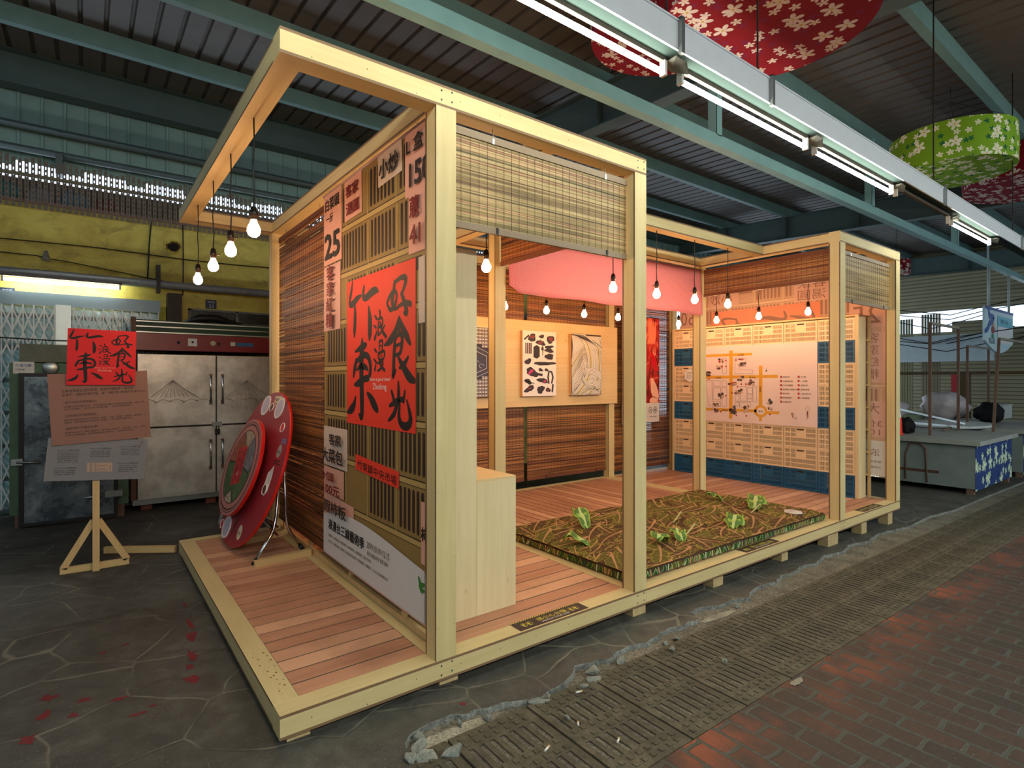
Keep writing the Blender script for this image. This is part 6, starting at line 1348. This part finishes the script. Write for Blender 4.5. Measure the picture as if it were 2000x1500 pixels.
for x, y, z, w_, d_, h_, c_, lb in ((9.6, 1.3, .45, .5, .5, .22, (70, 78, 78), 'low grey tray behind the black bag'), (11.2, 2.6, .45, .9, .5, .75, (158, 166, 166), 'pair of pale grey boxes standing behind the red cone'), (12.6, 2.9, .45, .3, .3, .95, (92, 80, 56), 'brown cardboard carton beside the grey boxes'), (14.6, .85, .45, .8, .4, .30, (176, 180, 172), 'white foam boxes under the hanging sign'), (13.0, 1.9, .45, .6, .3, .1, (150, 170, 140), 'flat white and green tray before the plastic bag')):
    t = thing('storage_box', (x+w_/2, y+d_/2, z), lb, 'box'); mb = MB(); mb.box(x, x+w_, y, y+d_, z, z+h_*.88); mb.build('body', plain('box_%d_%d' % (c_[0], c_[1]), c_, .7), t); mb = MB(); mb.box(x-.01, x+w_+.01, y-.01, y+d_+.01, z+h_*.88, z+h_); mb.build('lid', plain('boxlid_%d_%d' % (c_[0], c_[1]), tuple(int(q*.92) for q in c_), .7), t)
mb = MB(); mb.beam((14.75, 1.5, gz(14.7)), (14.75, 1.5, 1.4), .16, .16); mb.beam((14.75, 3.4, 1.42), (14.75, .2, 1.42), .09, .07); mb.build('timber_prop', plain('old_brown_timber', (84, 70, 48), .8, 0, .2, .3), label='thick old timber prop with a rail across behind the stalls', cat='timber')
for i, (p, q, lb) in enumerate((((9.7, 1.5, .62), (10.9, .65, .50), 'thin steel bar lying aslant on the near stall'), ((10.1, 1.4, .82), (11.4, .7, .52), 'longer pale steel bar lying aslant on the near stall'), ((10.3, .7, .47), (12.2, .9, .47), 'bundle of dark bars lying at the white tabletop'))):
    mb = MB(); mb.beam(p, q, .025, .03); mb.build('loose_bar', STEEL if i < 2 else RUST, label=lb, cat='bar')
mb = MB(); mb.box(17.5, 17.55, 1.6, 4.1, 1.75, 2.45); mb.box(17.5, 17.54, 1.7, 1.74, 2.45, 4.86); mb.box(17.5, 17.54, 3.9, 3.94, 2.45, 4.93); mb.build('white_sheet_panel', plain('white_sheet', (178, 190, 192), .5), label='long white sheet panel hung across the far end of the hall', cat='panel')
for y0, y1, z0, z1, c_, lb in ((3.55, 4.0, -.3, 3.0, (128, 122, 92), 'beige slatted screen at the far left of the hall end'), (2.9, 3.35, -.2, 3.1, (120, 112, 84), 'beige striped curtain in the middle of the hall end')):
    mb = MB(); y = y0
    while y < y1: mb.box(18.2, 18.24, y, y+.045, z0, z1); y += .065
    mb.build('slatted_screen_panel', plain('scr%d' % c_[0], c_, .7), label=lb, cat='screen')
mb = MB(); mb.tube([(18.5, 4.3, gz(18)), (18.5, 4.3, 3.6)], .10, 12); mb.build('grey_post', plain('post_grey', (110, 118, 122), .6), label='round grey post at the far end of the hall', cat='post')
mb = MB(); mb.tube([(17.8, -.15, gz(18)), (17.8, -.15, 4.4)], .16, 12); mb.build('blue_post', plain('post_blue', (74, 96, 128), .6), label='thick blue-grey post behind the hanging sign', cat='post')
mb = MB(); mb.tube([(14, 4.6, 2.5), (15, 4.0, 2.52), (16, 3.4, 2.55)], .06, 8); mb.build('red_tube', plain('dull_red_tube', (120, 40, 44), .5), label='dull red tube rolled under the roof at the hall end', cat='tube')
mb = MB(); mb.box(17.3, 17.34, 2.25, 2.42, .95, 1.45); mb.box(17.31, 17.33, 2.32, 2.35, gz(17.3), .95); mb.build('red_extinguisher_sign', plain('red_sign', (160, 26, 32), .5), label='small red notice at the far end between the frames', cat='notice')
r = random.Random(33)
for i in range(9):
    x = 15.5+r.uniform(0, 3); y0, y1 = r.uniform(3.2, 4.4), r.uniform(-.5, 1.5); z = r.uniform(2.1, 3.2); mb = MB(); mb.tube([(x, y0, z+.1), (x+.2, (y0+y1)/2+.3, z-.18), (x, (y0+y1)/2-.4, z-.05), (x-.1, y1, z+.15)], .012, 5); mb.build('cable', CAB, label='black cable sagging across the far end of the hall above the stalls', cat='cable', group='cables at the hall end')
# goods stacked behind the slotted screen on the left wall
for i, (x, z, s_, c_, lb) in enumerate(((-1.75, 3.20, .16, (120, 30, 36), 'red bundle'), (-1.35, 3.20, .17, (60, 120, 130), 'turquoise bundle'), (-1.0, 3.20, .13, (130, 130, 140), 'grey bundle'), (-.7, 3.20, .14, (90, 130, 160), 'blue bundle'), (-.4, 3.20, .12, (120, 60, 60), 'small red bundle'))):
    lump('stored_bundle', x, 5.85, z, s_, .12, s_*.8, plain('bundle_%d' % i, c_, .7), lb+' stored behind the slotted screen', 'bundle', i+20)
